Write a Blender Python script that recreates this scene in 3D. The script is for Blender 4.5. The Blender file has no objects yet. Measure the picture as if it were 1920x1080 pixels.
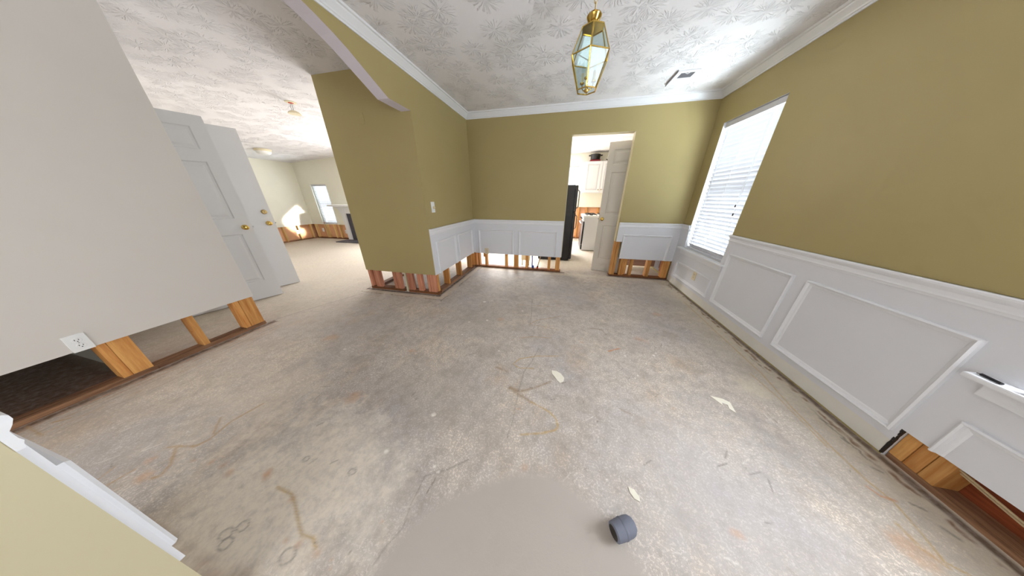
import bpy, bmesh, math, random
import numpy as np
from mathutils import Vector, Matrix
random.seed(7)
SC = bpy.context.scene
COL = SC.collection
PI = math.pi

# ------------------------------------------------------------------ camera
CAM_H = 1.245
cd = bpy.data.cameras.new('camera')
cd.sensor_fit = 'HORIZONTAL'; cd.sensor_width = 36.0
cd.lens = 396.6 / 1920 * 36.0
cd.clip_start = 0.02; cd.clip_end = 200
cam = bpy.data.objects.new('camera', cd); COL.objects.link(cam)
cam.location = (0, 0, CAM_H)
cam.rotation_euler = (math.radians(90 - 23.15), 0, math.radians(13.07))
SC.camera = cam

# ------------------------------------------------------------------ world, exposure, daylight at the windows, added fills
w = bpy.data.worlds.new('sky'); SC.world = w; w.use_nodes = True
bg = w.node_tree.nodes['Background']
bg.inputs[0].default_value = (0.86, 0.92, 1.0, 1); bg.inputs[1].default_value = 2.0
vs = SC.view_settings
vs.view_transform = 'Standard'; vs.look = 'None'; vs.gamma = 1.0; vs.use_curve_mapping = False
vs.exposure = 0.12
SC.cycles.use_denoising = True
SC.cycles.max_bounces = 5; SC.cycles.diffuse_bounces = 4; SC.cycles.glossy_bounces = 2; SC.cycles.transparent_max_bounces = 12
SC.cycles.use_adaptive_sampling = True; SC.cycles.adaptive_threshold = 0.08; SC.cycles.adaptive_min_samples = 12
SC.cycles.sample_clamp_indirect = 6.0

def area(name, loc, direction, sx, sy, power, col=(1, 1, 1), spread=PI):
    l = bpy.data.lights.new(name, 'AREA'); l.shape = 'RECTANGLE'; l.size = sx; l.size_y = sy
    l.energy = power; l.color = col; l.spread = spread
    o = bpy.data.objects.new(name, l); COL.objects.link(o); o.location = loc
    o.rotation_euler = Vector(direction).to_track_quat('-Z', 'Y').to_euler()
    return o
DAY = (0.87, 0.93, 1.0)
area('daylight_near_window', (1.80, 0.585, 1.32), (-1, 0, 0), 0.78, 1.42, 43, DAY)
area('daylight_blind_window', (2.05, 3.125, 1.40), (-1, 0, 0), 0.95, 1.6, 190, DAY)
area('daylight_front_door', (-1.75, -2.10, 1.30), (0, 1, 0), 2.3, 2.0, 30, (0.93, 0.965, 1.0))
area('foyer_floor_fill', (-0.35, -2.10, 1.20), (0, 1, 0), 0.9, 2.0, 13, (0.93, 0.965, 1.0))  # added fill, lifts the entry wall's shadow on the floor
area('kitchen_floor_fill', (-1.5, 7.30, 1.15), (0, -1, 0), 2.0, 2.0, 240, (0.98, 0.98, 1.0))  # added fill that brightens the kitchen floor; no door is built here
area('daylight_kitchen_window', (-0.1, 7.75, 1.6), (0, -1, 0), 0.9, 1.0, 70, DAY)
area('daylight_patio_door', (-4.0, 5.62, 1.05), (0, -1, 0), 1.9, 1.95, 100, (0.97, 0.98, 1.0))
area('daylight_living_window', (-7.27, 5.95, 1.05), (0, -1, 0), 0.6, 1.2, 60, DAY)
sb = area('sunbeam', (-4.05, 5.40, 1.42), (-0.975, -0.045, -0.215), 0.62, 0.62, 6, (1.0, 0.95, 0.86), math.radians(3))
sb.rotation_euler = (sb.rotation_euler.to_matrix() @ Matrix.Rotation(math.radians(38), 3, 'Z')).to_euler()

# ------------------------------------------------------------------ materials
def s2l(c):
    return tuple((v / 255 / 12.92) if v / 255 <= 0.04045 else ((v / 255 + 0.055) / 1.055) ** 2.4 for v in c)

class NT:
    def __init__(self, m):
        m.use_nodes = True; self.t = m.node_tree; self.n = self.t.nodes; self.l = self.t.links
        self.b = self.n['Principled BSDF']
    def new(self, t, **kw):
        n = self.n.new(t)
        for k, v in kw.items(): setattr(n, k, v)
        return n
    def link(self, a, b): self.l.new(a, b)
    def noise(self, vec, scale, detail=4, rough=0.55, dim='3D'):
        n = self.new('ShaderNodeTexNoise'); n.noise_dimensions = dim
        n.inputs['Scale'].default_value = scale; n.inputs['Detail'].default_value = detail; n.inputs['Roughness'].default_value = rough
        if vec is not None: self.link(vec, n.inputs['Vector'])
        return n.outputs[0]
    def ramp(self, fac, a, b, ca=(0, 0, 0, 1), cb=(1, 1, 1, 1)):
        r = self.new('ShaderNodeValToRGB'); e = r.color_ramp.elements
        e[0].position = a; e[0].color = ca; e[1].position = b; e[1].color = cb
        self.link(fac, r.inputs[0]); return r.outputs[0]
    def mix(self, fac, a, b, mode='MIX'):
        m = self.new('ShaderNodeMix', data_type='RGBA', blend_type=mode)
        for i, v in ((0, fac), (6, a), (7, b)):
            if isinstance(v, (int, float)): m.inputs[i].default_value = v
            elif isinstance(v, tuple): m.inputs[i].default_value = (v + (1,))[:4]
            else: self.link(v, m.inputs[i])
        return m.outputs[2]
    def math(self, op, a, b=None, c=None):
        m = self.new('ShaderNodeMath', operation=op)
        for i, v in enumerate((a, b, c)):
            if v is None: continue
            if isinstance(v, (int, float)): m.inputs[i].default_value = v
            else: self.link(v, m.inputs[i])
        return m.outputs[0]
    def bump(self, h, strength, dist=0.01):
        b = self.new('ShaderNodeBump'); b.inputs['Strength'].default_value = strength; b.inputs['Distance'].default_value = dist
        self.link(h, b.inputs['Height']); self.link(b.outputs[0], self.b.inputs['Normal'])
    def pos(self):
        return self.new('ShaderNodeNewGeometry').outputs['Position']
    def mapped(self, vec, scale=(1, 1, 1), rot=(0, 0, 0)):
        m = self.new('ShaderNodeMapping'); m.inputs['Scale'].default_value = scale; m.inputs['Rotation'].default_value = rot
        self.link(vec, m.inputs[0]); return m.outputs[0]

def paint(name, rgb, rough=0.6, var=0.06, scale=3, bump=0.03, spec=0.3):
    m = bpy.data.materials.new(name); t = NT(m); c = s2l(rgb)
    p = t.pos()
    n = t.noise(p, scale, 2)
    dk = tuple(v * (1 - var) for v in c); lt = tuple(min(1, v * (1 + var)) for v in c)
    t.link(t.mix(n, dk, lt), t.b.inputs['Base Color'])
    t.b.inputs['Roughness'].default_value = rough; t.b.inputs['Specular IOR Level'].default_value = spec
    if bump > 0.04: t.bump(t.noise(p, 160, 1), bump, 0.004)
    return m

def wood(name, rgb, dark, axis='z', rough=0.7):
    m = bpy.data.materials.new(name); t = NT(m)
    sc = {'z': (22, 22, 1.6), 'x': (1.6, 22, 22), 'y': (22, 1.6, 22)}[axis]
    p = t.new('ShaderNodeTexCoord').outputs['Object']
    rnd = t.new('ShaderNodeObjectInfo').outputs['Random']
    off = t.new('ShaderNodeVectorMath', operation='ADD'); t.link(p, off.inputs[0])
    comb = t.new('ShaderNodeCombineXYZ')
    for i in range(3): t.link(t.math('MULTIPLY', rnd, 13.7 + 5 * i), comb.inputs[i])
    t.link(comb.outputs[0], off.inputs[1])
    v = t.mapped(off.outputs[0], sc)
    g = t.noise(v, 1.6, 6, 0.65)
    col = t.mix(t.ramp(g, 0.35, 0.7), s2l(rgb), s2l(dark))
    k = t.noise(t.mapped(off.outputs[0], (1, 1, 1)), 26, 2)
    col = t.mix(t.ramp(k, 0.72, 0.80), col, tuple(v * 0.35 for v in s2l(dark)))
    hv = t.new('ShaderNodeHueSaturation'); t.link(col, hv.inputs['Color'])
    t.link(t.math('MULTIPLY_ADD', rnd, 0.35, 0.82), hv.inputs['Value'])
    t.link(hv.outputs[0], t.b.inputs['Base Color'])
    t.b.inputs['Roughness'].default_value = rough; t.b.inputs['Specular IOR Level'].default_value = 0.25
    t.bump(g, 0.15, 0.003)
    return m

def metal(name, rgb, rough=0.25):
    m = bpy.data.materials.new(name); t = NT(m)
    n = t.noise(t.pos(), 40, 3)
    t.link(t.mix(n, tuple(v * 0.85 for v in s2l(rgb)), s2l(rgb)), t.b.inputs['Base Color'])
    t.b.inputs['Metallic'].default_value = 1; t.b.inputs['Roughness'].default_value = rough
    return m

def glass(name, tint=(0.93, 0.97, 0.96), refl=0.10):
    m = bpy.data.materials.new(name); m.use_nodes = True; nt = m.node_tree; nt.nodes.clear()
    o = nt.nodes.new('ShaderNodeOutputMaterial'); mx = nt.nodes.new('ShaderNodeMixShader')
    a = nt.nodes.new('ShaderNodeBsdfTransparent'); g = nt.nodes.new('ShaderNodeBsdfGlossy')
    n = nt.nodes.new('ShaderNodeTexNoise'); n.inputs['Scale'].default_value = 2
    r = nt.nodes.new('ShaderNodeMapRange'); r.inputs[3].default_value = refl * 0.8; r.inputs[4].default_value = refl * 1.2
    nt.links.new(n.outputs[0], r.inputs[0]); nt.links.new(r.outputs[0], mx.inputs[0])
    a.inputs[0].default_value = tint + (1,); g.inputs['Roughness'].default_value = 0.03
    nt.links.new(a.outputs[0], mx.inputs[1]); nt.links.new(g.outputs[0], mx.inputs[2]); nt.links.new(mx.outputs[0], o.inputs[0])
    return m

M = {}
M['olive'] = paint('olive_paint', (172, 156, 108), 0.55, 0.05, 2.0, 0.02)
M['olive_pale'] = paint('pale_olive_paint', (200, 190, 158), 0.55, 0.04)
M['greige'] = paint('greige_paint', (214, 208, 202), 0.6, 0.03)
M['cream'] = paint('cream_paint', (238, 235, 220), 0.6, 0.04)
M['white'] = paint('white_semigloss', (232, 232, 235), 0.35, 0.02, 4, 0.02, 0.5)
M['white_panel'] = paint('white_panel_paint', (222, 222, 226), 0.45, 0.02, 4, 0.02, 0.4)
M['lilac'] = paint('white_soffit_paint', (224, 216, 226), 0.6, 0.03)
M['raw'] = paint('bare_wallboard', (224, 220, 211), 0.8, 0.06, 8, 0.0)
M['gypsum'] = paint('gypsum_edge', (196, 186, 172), 0.9, 0.15, 20, 0.2)
M['door'] = paint('door_paint', (220, 220, 222), 0.45, 0.02, 3, 0.02, 0.4)
M['door_tan'] = paint('door_tan_paint', (206, 198, 186), 0.45, 0.03, 3, 0.02, 0.4)
M['pine'] = wood('pine_stud', (220, 166, 100), (184, 116, 58))
M['pine_bright'] = wood('pale_pine_stud', (238, 206, 150), (222, 176, 112))
M['pine_red'] = wood('reddish_stud', (206, 146, 116), (164, 98, 74))
M['pine_x'] = wood('sole_plate_wood_x', (150, 98, 62), (78, 44, 26), 'x')
M['pine_y'] = wood('sole_plate_wood_y', (158, 118, 88), (92, 62, 44), 'y')
M['sheath'] = wood('sheathing_board', (150, 78, 44), (92, 40, 22), 'y')
M['sheath_orange'] = paint('orange_sheathing', (232, 178, 138), 0.8, 0.14, 9, 0)
M['pinkboard'] = wood('pinkish_board', (196, 158, 140), (160, 116, 98), 'x')
M['brass'] = metal('polished_brass', (216, 182, 100), 0.2)
M['oldbrass'] = metal('aged_brass', (176, 150, 100), 0.3)
M['steel'] = metal('steel', (150, 150, 150), 0.35)
M['chrome_dark'] = metal('dark_metal', (60, 60, 62), 0.4)
M['glass'] = glass('window_glass')
M['lampglass'] = glass('lantern_glass', (0.90, 0.95, 0.95), 0.03)
M['plastic'] = paint('white_plastic', (236, 236, 236), 0.35, 0.01, 4, 0, 0.5)
M['beige_plastic'] = paint('beige_plastic', (222, 208, 176), 0.4, 0.02, 4, 0, 0.5)
M['black'] = paint('black_enamel', (20, 17, 18), 0.35, 0.1, 4, 0, 0.5)
M['slot'] = paint('dark_slot', (50, 44, 40), 0.6, 0.1, 4, 0)
M['slate'] = paint('slate_rubber', (112, 115, 128), 0.7, 0.06, 12, 0.1)
M['pvc'] = paint('pvc_pipe', (214, 206, 178), 0.4, 0.05, 6, 0)
M['blue'] = paint('blue_pipe', (40, 70, 150), 0.4, 0.05, 6, 0)
M['red'] = paint('red_pipe', (206, 70, 50), 0.4, 0.05, 6, 0)
M['redbox'] = paint('dark_red_enamel', (130, 30, 40), 0.4, 0.05, 6, 0)
M['wire'] = paint('wire_sheath', (200, 176, 140), 0.6, 0.05, 6, 0)
M['cable'] = paint('black_cable', (40, 38, 40), 0.6, 0.05, 6, 0)
M['grille'] = paint('vent_grille_grey', (150, 150, 156), 0.5, 0.05, 6, 0)
M['vent_white'] = paint('vent_white', (236, 236, 240), 0.5, 0.02, 6, 0)
M['hearth'] = paint('hearth_slate', (86, 84, 92), 0.5, 0.1, 8, 0.1)
M['chip'] = paint('plaster_chip', (232, 226, 210), 0.9, 0.06, 30, 0.2)
M['candle'] = paint('candle_sleeve', (236, 226, 196), 0.5, 0.02, 6, 0)

def blind_material():
    m = bpy.data.materials.new('blind_slat_white'); t = NT(m)
    n = t.noise(t.pos(), 6, 2)
    t.link(t.mix(n, (0.60, 0.59, 0.62), (0.66, 0.65, 0.68)), t.b.inputs['Base Color'])
    t.b.inputs['Roughness'].default_value = 0.4
    tr = t.new('ShaderNodeBsdfTranslucent'); tr.inputs[0].default_value = (0.9, 0.9, 0.88, 1)
    mx = t.new('ShaderNodeMixShader'); mx.inputs[0].default_value = 0.04
    t.link(t.b.outputs[0], mx.inputs[1]); t.link(tr.outputs[0], mx.inputs[2])
    t.link(mx.outputs[0], t.n['Material Output'].inputs[0])
    return m
M['blind'] = blind_material()

def ceiling_material():
    m = bpy.data.materials.new('stomped_ceiling'); t = NT(m)
    p = t.pos()
    heights = []
    for sc, off in ((5.0, 0.0),):
        mp = t.new('ShaderNodeMapping'); mp.inputs['Location'].default_value = (off, off * 1.3, 0); t.link(p, mp.inputs[0])
        sep0 = t.new('ShaderNodeSeparateXYZ'); t.link(mp.outputs[0], sep0.inputs[0])
        cb = t.new('ShaderNodeCombineXYZ'); t.link(sep0.outputs[0], cb.inputs[0]); t.link(sep0.outputs[1], cb.inputs[1])
        v = t.new('ShaderNodeTexVoronoi'); v.voronoi_dimensions = '2D'; v.inputs['Scale'].default_value = sc
        t.link(cb.outputs[0], v.inputs['Vector'])
        d = t.new('ShaderNodeVectorMath', operation='SUBTRACT'); t.link(cb.outputs[0], d.inputs[0]); t.link(v.outputs['Position'], d.inputs[1])
        s = t.new('ShaderNodeSeparateXYZ'); t.link(d.outputs[0], s.inputs[0])
        ang = t.math('ARCTAN2', s.outputs[1], s.outputs[0])
        ln = t.new('ShaderNodeVectorMath', operation='LENGTH'); t.link(d.outputs[0], ln.inputs[0])
        c2 = t.new('ShaderNodeCombineXYZ')
        sepc = t.new('ShaderNodeSeparateColor'); t.link(v.outputs['Color'], sepc.inputs[0])
        t.link(t.math('MULTIPLY', ang, 7.5), c2.inputs[0]); t.link(t.math('MULTIPLY', ln.outputs['Value'], 14.0), c2.inputs[1])
        t.link(t.math('MULTIPLY', sepc.outputs[0], 40.0), c2.inputs[2])
        nn = t.noise(c2.outputs[0], 1.0, 2, 0.5)
        ridge = t.ramp(nn, 0.52, 0.60)
        mask = t.math('MULTIPLY', t.ramp(ln.outputs['Value'], 0.010, 0.03), t.ramp(ln.outputs['Value'], 0.13, 0.06, (1, 1, 1, 1), (1, 1, 1, 1)))
        fall = t.new('ShaderNodeMapRange'); fall.inputs[1].default_value = 0.06; fall.inputs[2].default_value = 0.125
        fall.inputs[3].default_value = 1; fall.inputs[4].default_value = 0; t.link(ln.outputs['Value'], fall.inputs[0])
        heights.append(t.math('MULTIPLY', ridge, t.math('MULTIPLY', mask, fall.outputs[0])))
    h = t.math('ADD', heights[0], t.math('MULTIPLY', t.noise(p, 40, 2), 0.06))
    n = t.noise(p, 1.2, 2)
    t.link(t.mix(n, s2l((234, 230, 232)), s2l((242, 240, 243))), t.b.inputs['Base Color'])
    t.b.inputs['Roughness'].default_value = 0.8; t.b.inputs['Specular IOR Level'].default_value = 0.2
    t.bump(h, 0.75, 0.0135)
    return m
M['ceiling'] = ceiling_material()

def floor_material():
    m = bpy.data.materials.new('stripped_concrete'); t = NT(m)
    p = t.pos()
    big = t.noise(p, 1.1, 4, 0.66)
    col = t.mix(t.ramp(big, 0.38, 0.62), s2l((232, 217, 200)), s2l((194, 188, 187)))
    mid = t.noise(t.mapped(p, (1, 1.2, 1), (0, 0, 0.6)), 3.1, 4, 0.72)
    col = t.mix(t.math('MULTIPLY', t.ramp(mid, 0.48, 0.66), 0.70), col, s2l((178, 166, 155)))
    tan = t.noise(t.mapped(p, (1.3, 1, 1), (0, 0, 1.1)), 1.9, 4, 0.70)
    col = t.mix(t.math('MULTIPLY', t.ramp(tan, 0.54, 0.68), 0.58), col, s2l((206, 178, 148)))
    lt = t.noise(p, 6.5, 4, 0.75)
    col = t.mix(t.math('MULTIPLY', t.ramp(lt, 0.52, 0.68), 0.70), col, s2l((222, 214, 208)))
    med = t.noise(t.mapped(p, (1.2, 1, 1), (0, 0, 0.4)), 15, 5, 0.72)
    col = t.mix(t.math('MULTIPLY', t.ramp(med, 0.46, 0.62), 0.55), col, s2l((164, 152, 142)))
    fine = t.noise(p, 95, 3, 0.8)
    col = t.mix(t.math('MULTIPLY', t.ramp(fine, 0.52, 0.70), 0.46), col, s2l((236, 229, 222)))
    col = t.mix(t.math('MULTIPLY', t.ramp(fine, 0.46, 0.30), 0.52), col, s2l((150, 140, 130)))
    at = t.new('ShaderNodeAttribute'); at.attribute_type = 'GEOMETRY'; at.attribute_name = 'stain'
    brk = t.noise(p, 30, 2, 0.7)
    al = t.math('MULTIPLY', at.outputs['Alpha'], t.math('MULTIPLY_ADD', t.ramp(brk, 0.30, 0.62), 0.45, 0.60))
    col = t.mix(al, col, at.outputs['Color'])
    sm = t.new('ShaderNodeAttribute'); sm.attribute_type = 'GEOMETRY'; sm.attribute_name = 'tripod_blur'
    soft = t.noise(p, 2.2, 2, 0.4)
    tripod_blur_col = t.mix(soft, s2l((174, 164, 153)), s2l((182, 173, 166)))
    col = t.mix(sm.outputs['Fac'], col, tripod_blur_col)
    t.link(col, t.b.inputs['Base Color'])
    t.b.inputs['Roughness'].default_value = 0.62; t.b.inputs['Specular IOR Level'].default_value = 0.3
    t.bump(fine, 0.12, 0.004)
    return m
M['floor'] = floor_material()

# ------------------------------------------------------------------ mesh helpers
class MB:
    def __init__(self): self.v = []; self.f = []; self.m = []; self.smooth = False
    def quad(self, a, b, c, d, mi=0):
        i = len(self.v); self.v += [tuple(a), tuple(b), tuple(c), tuple(d)]; self.f.append((i, i+1, i+2, i+3)); self.m.append(mi)
    def poly(self, pts, mi=0):
        i = len(self.v); self.v += [tuple(p) for p in pts]; self.f.append(tuple(range(i, i + len(pts)))); self.m.append(mi)
    def box(self, x0, x1, y0, y1, z0, z1, mi=0):
        p = [(x0,y0,z0),(x1,y0,z0),(x1,y1,z0),(x0,y1,z0),(x0,y0,z1),(x1,y0,z1),(x1,y1,z1),(x0,y1,z1)]
        for q in ((0,3,2,1),(4,5,6,7),(0,1,5,4),(1,2,6,5),(2,3,7,6),(3,0,4,7)): self.quad(*[p[k] for k in q], mi)
        return self
    def lathe(self, prof, axis=(0,0,1), origin=(0,0,0), n=20, mi=0):
        ax = Vector(axis).normalized(); u = ax.orthogonal().normalized(); v = ax.cross(u); o = Vector(origin)
        rings = [[o + ax*h + (u*math.cos(2*PI*k/n) + v*math.sin(2*PI*k/n))*r for k in range(n)] for r, h in prof]
        base = len(self.v)
        for r in rings: self.v += [tuple(q) for q in r]
        for i in range(len(rings)-1):
            for k in range(n):
                k2 = (k+1) % n
                self.f.append((base+i*n+k, base+i*n+k2, base+(i+1)*n+k2, base+(i+1)*n+k)); self.m.append(mi)
        self.f.append(tuple(base + k for k in reversed(range(n)))); self.m.append(mi)
        e = base + (len(rings)-1)*n
        self.f.append(tuple(e + k for k in range(n))); self.m.append(mi)
        return self
    def tube(self, pts, r, n=8, mi=0):
        pts = [Vector(p) for p in pts]; base = len(self.v); up = None
        for i, p in enumerate(pts):
            d = (pts[min(i+1, len(pts)-1)] - pts[max(i-1, 0)]).normalized()
            if up is None: up = d.orthogonal().normalized()
            up = (up - d*up.dot(d)).normalized(); s = d.cross(up)
            self.v += [tuple(p + (up*math.cos(2*PI*k/n) + s*math.sin(2*PI*k/n))*r) for k in range(n)]
        for i in range(len(pts)-1):
            for k in range(n):
                k2 = (k+1) % n
                self.f.append((base+i*n+k, base+i*n+k2, base+(i+1)*n+k2, base+(i+1)*n+k)); self.m.append(mi)
        self.f.append(tuple(base + k for k in reversed(range(n)))); self.m.append(mi)
        e = base + (len(pts)-1)*n
        self.f.append(tuple(e+k for k in range(n))); self.m.append(mi)
        return self
    def bar(self, a, b, w_, h_=None, mi=0):
        h_ = h_ or w_
        a, b = Vector(a), Vector(b); d = (b-a).normalized(); u = d.orthogonal().normalized()
        if abs(d.z) < 0.95: u = d.cross(Vector((0,0,1))).normalized()
        v = d.cross(u)
        c = [(-1,-1),(1,-1),(1,1),(-1,1)]
        A = [a + u*w_/2*i + v*h_/2*j for i, j in c]; B = [b + u*w_/2*i + v*h_/2*j for i, j in c]
        for k in range(4): self.quad(A[k], A[(k+1)%4], B[(k+1)%4], B[k], mi)
        self.quad(*A[::-1], mi); self.quad(*B, mi); return self
    def mesh(self, name, mats, bevel=0, weld=True):
        me = bpy.data.meshes.new(name); me.from_pydata(self.v, [], self.f)
        for mt in (mats if isinstance(mats, (list, tuple)) else [mats]): me.materials.append(mt)
        me.polygons.foreach_set('material_index', self.m)
        bm = bmesh.new(); bm.from_mesh(me)
        if weld: bmesh.ops.remove_doubles(bm, verts=bm.verts, dist=1e-5)
        bmesh.ops.recalc_face_normals(bm, faces=bm.faces)
        if bevel: bmesh.ops.bevel(bm, geom=[e for e in bm.edges if e.calc_face_angle(0) > 0.6], offset=bevel, segments=2, profile=0.6, affect='EDGES')
        if self.smooth:
            for f in bm.faces: f.smooth = True
            for e in bm.edges: e.smooth = e.calc_face_angle(0) < 0.6
        bm.to_mesh(me); bm.free(); return me
    def build(self, name, mats, parent=None, bevel=0, loc=None, rotz=0):
        if loc is None and parent is None and False: pass
        o = bpy.data.objects.new(name, self.mesh(name, mats, bevel)); COL.objects.link(o)
        if parent is not None: o.parent = parent
        if loc is not None: o.location = loc
        if rotz: o.rotation_euler = (0, 0, rotz)
        return o

def pbox(name, mat, parent, x0, x1, y0, y1, z0, z1, bevel=0):
    """a box part with its origin at its own centre (parents of these sit at the world origin or use local coordinates)"""
    cx, cy, cz = (x0+x1)/2, (y0+y1)/2, (z0+z1)/2
    return MB().box(x0-cx, x1-cx, y0-cy, y1-cy, z0-cz, z1-cz).build(name, mat, parent, bevel, (cx, cy, cz))

def struct(o, label=None):
    o['kind'] = 'structure'
    if label: o['label'] = label
    return o
def tag(o, label, cat, group=None):
    o['label'] = label; o['category'] = cat
    if group: o['group'] = group
    return o
def empty(name, loc, rotz=0):
    o = bpy.data.objects.new(name, None); COL.objects.link(o); o.location = loc; o.rotation_euler = (0, 0, rotz)
    o.empty_display_size = 0.1
    return o

def slab(mb, axis, c0, c1, u0, u1, v0, v1, holes=(), mi=(0, 0, 1)):
    """upright slab: axis 'x' -> (c,u,v)=(x,y,z); 'y' -> (u,c,v); holes are (u0,u1,v0,v1)"""
    us = sorted({u0, u1, *[min(max(h[k], u0), u1) for h in holes for k in (0, 1)]})
    vv = sorted({v0, v1, *[min(max(h[k], v0), v1) for h in holes for k in (2, 3)]})
    P = (lambda c, u, v: (c, u, v)) if axis == 'x' else (lambda c, u, v: (u, c, v))
    nu, nv = len(us)-1, len(vv)-1
    def solid(i, j):
        if i < 0 or j < 0 or i >= nu or j >= nv: return False
        a, b = (us[i]+us[i+1])/2, (vv[j]+vv[j+1])/2
        return not any(h[0] < a < h[1] and h[2] < b < h[3] for h in holes)
    for i in range(nu):
        for j in range(nv):
            if not solid(i, j): continue
            a, b, c, d = us[i], us[i+1], vv[j], vv[j+1]
            mb.quad(P(c0,a,c), P(c0,b,c), P(c0,b,d), P(c0,a,d), mi[0])
            mb.quad(P(c1,a,c), P(c1,b,c), P(c1,b,d), P(c1,a,d), mi[1])
            if not solid(i-1, j): mb.quad(P(c0,a,c), P(c1,a,c), P(c1,a,d), P(c0,a,d), mi[2])
            if not solid(i+1, j): mb.quad(P(c0,b,c), P(c1,b,c), P(c1,b,d), P(c0,b,d), mi[2])
            if not solid(i, j-1): mb.quad(P(c0,a,c), P(c1,a,c), P(c1,b,c), P(c0,b,c), mi[2])
            if not solid(i, j+1): mb.quad(P(c0,a,d), P(c1,a,d), P(c1,b,d), P(c0,b,d), mi[2])
    return mb

# wall frames: F(u, out, z) -> world; u runs along the wall, out is away from its face
def F_right(u, o, z): return (XR - o, u, z)
def F_back(u, o, z): return (u, YB - o, z)
def F_left(u, o, z): return (XL + o, u, z)
def F_entry(u, o, z): return (u, YE + o, z)

def extrude_profile(name, mat, parent, frame, prof, u0, u1, zref):
    mb = MB()
    A = [frame(u0, d, zref + h) for d, h in prof]; B = [frame(u1, d, zref + h) for d, h in prof]
    n = len(prof)
    for k in range(n): mb.quad(A[k], A[(k+1) % n], B[(k+1) % n], B[k])
    mb.poly(A); mb.poly(B)
    return mb.build(name, mat, parent)

RAIL = [(0,-0.075),(0.009,-0.075),(0.011,-0.066),(0.014,-0.060),(0.012,-0.052),(0.012,-0.034),(0.019,-0.024),(0.024,-0.014),(0.024,-0.005),(0.020,0),(0,0)]
CROWN = [(0,-0.078),(0.008,-0.078),(0.010,-0.066),(0.016,-0.062),(0.020,-0.054),(0.034,-0.036),(0.044,-0.024),(0.048,-0.016),(0.060,-0.013),(0.064,0),(0,0)]
MOULD = [(0,0.006),(0,0.020),(0.007,0.026),(0.013,0.022),(0.017,0.012),(0.027,0.010),(0.033,0.006)]

def panel_mould(parent, frame, u0, u1, z0, z1, open_bottom=False, mat=None):
    """mitred picture-frame moulding"""
    mb = MB()
    def ring(inset, h):
        zb = z0 if open_bottom else z0 + inset
        return [frame(u0+inset, h, zb), frame(u0+inset, h, z1-inset), frame(u1-inset, h, z1-inset), frame(u1-inset, h, zb)]
    R = [ring(i, h) for i, h in MOULD]
    for a, b in zip(R[:-1], R[1:]):
        for k in range(3 if open_bottom else 4):
            k2 = (k+1) % 4; mb.quad(a[k], a[k2], b[k2], b[k])
    if open_bottom:
        mb.poly([r[0] for r in R]); mb.poly([r[3] for r in R])
    return mb.build('panel_moulding', mat or M['white'], parent)

# ------------------------------------------------------------------ measures of the place
XR, YB, XL, YP, YE = 1.739, 3.737, -1.59, 2.353, 0.027
ZC = 2.42
XF = -3.0                     # foyer wall face
LX, LY = -8.0, 5.55           # living-room corner
KY = 7.40                     # kitchen far wall
W1 = (2.72, 3.53, 0.585, 2.05)
W2 = (0.18, 0.99, 0.585, 2.05)

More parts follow.
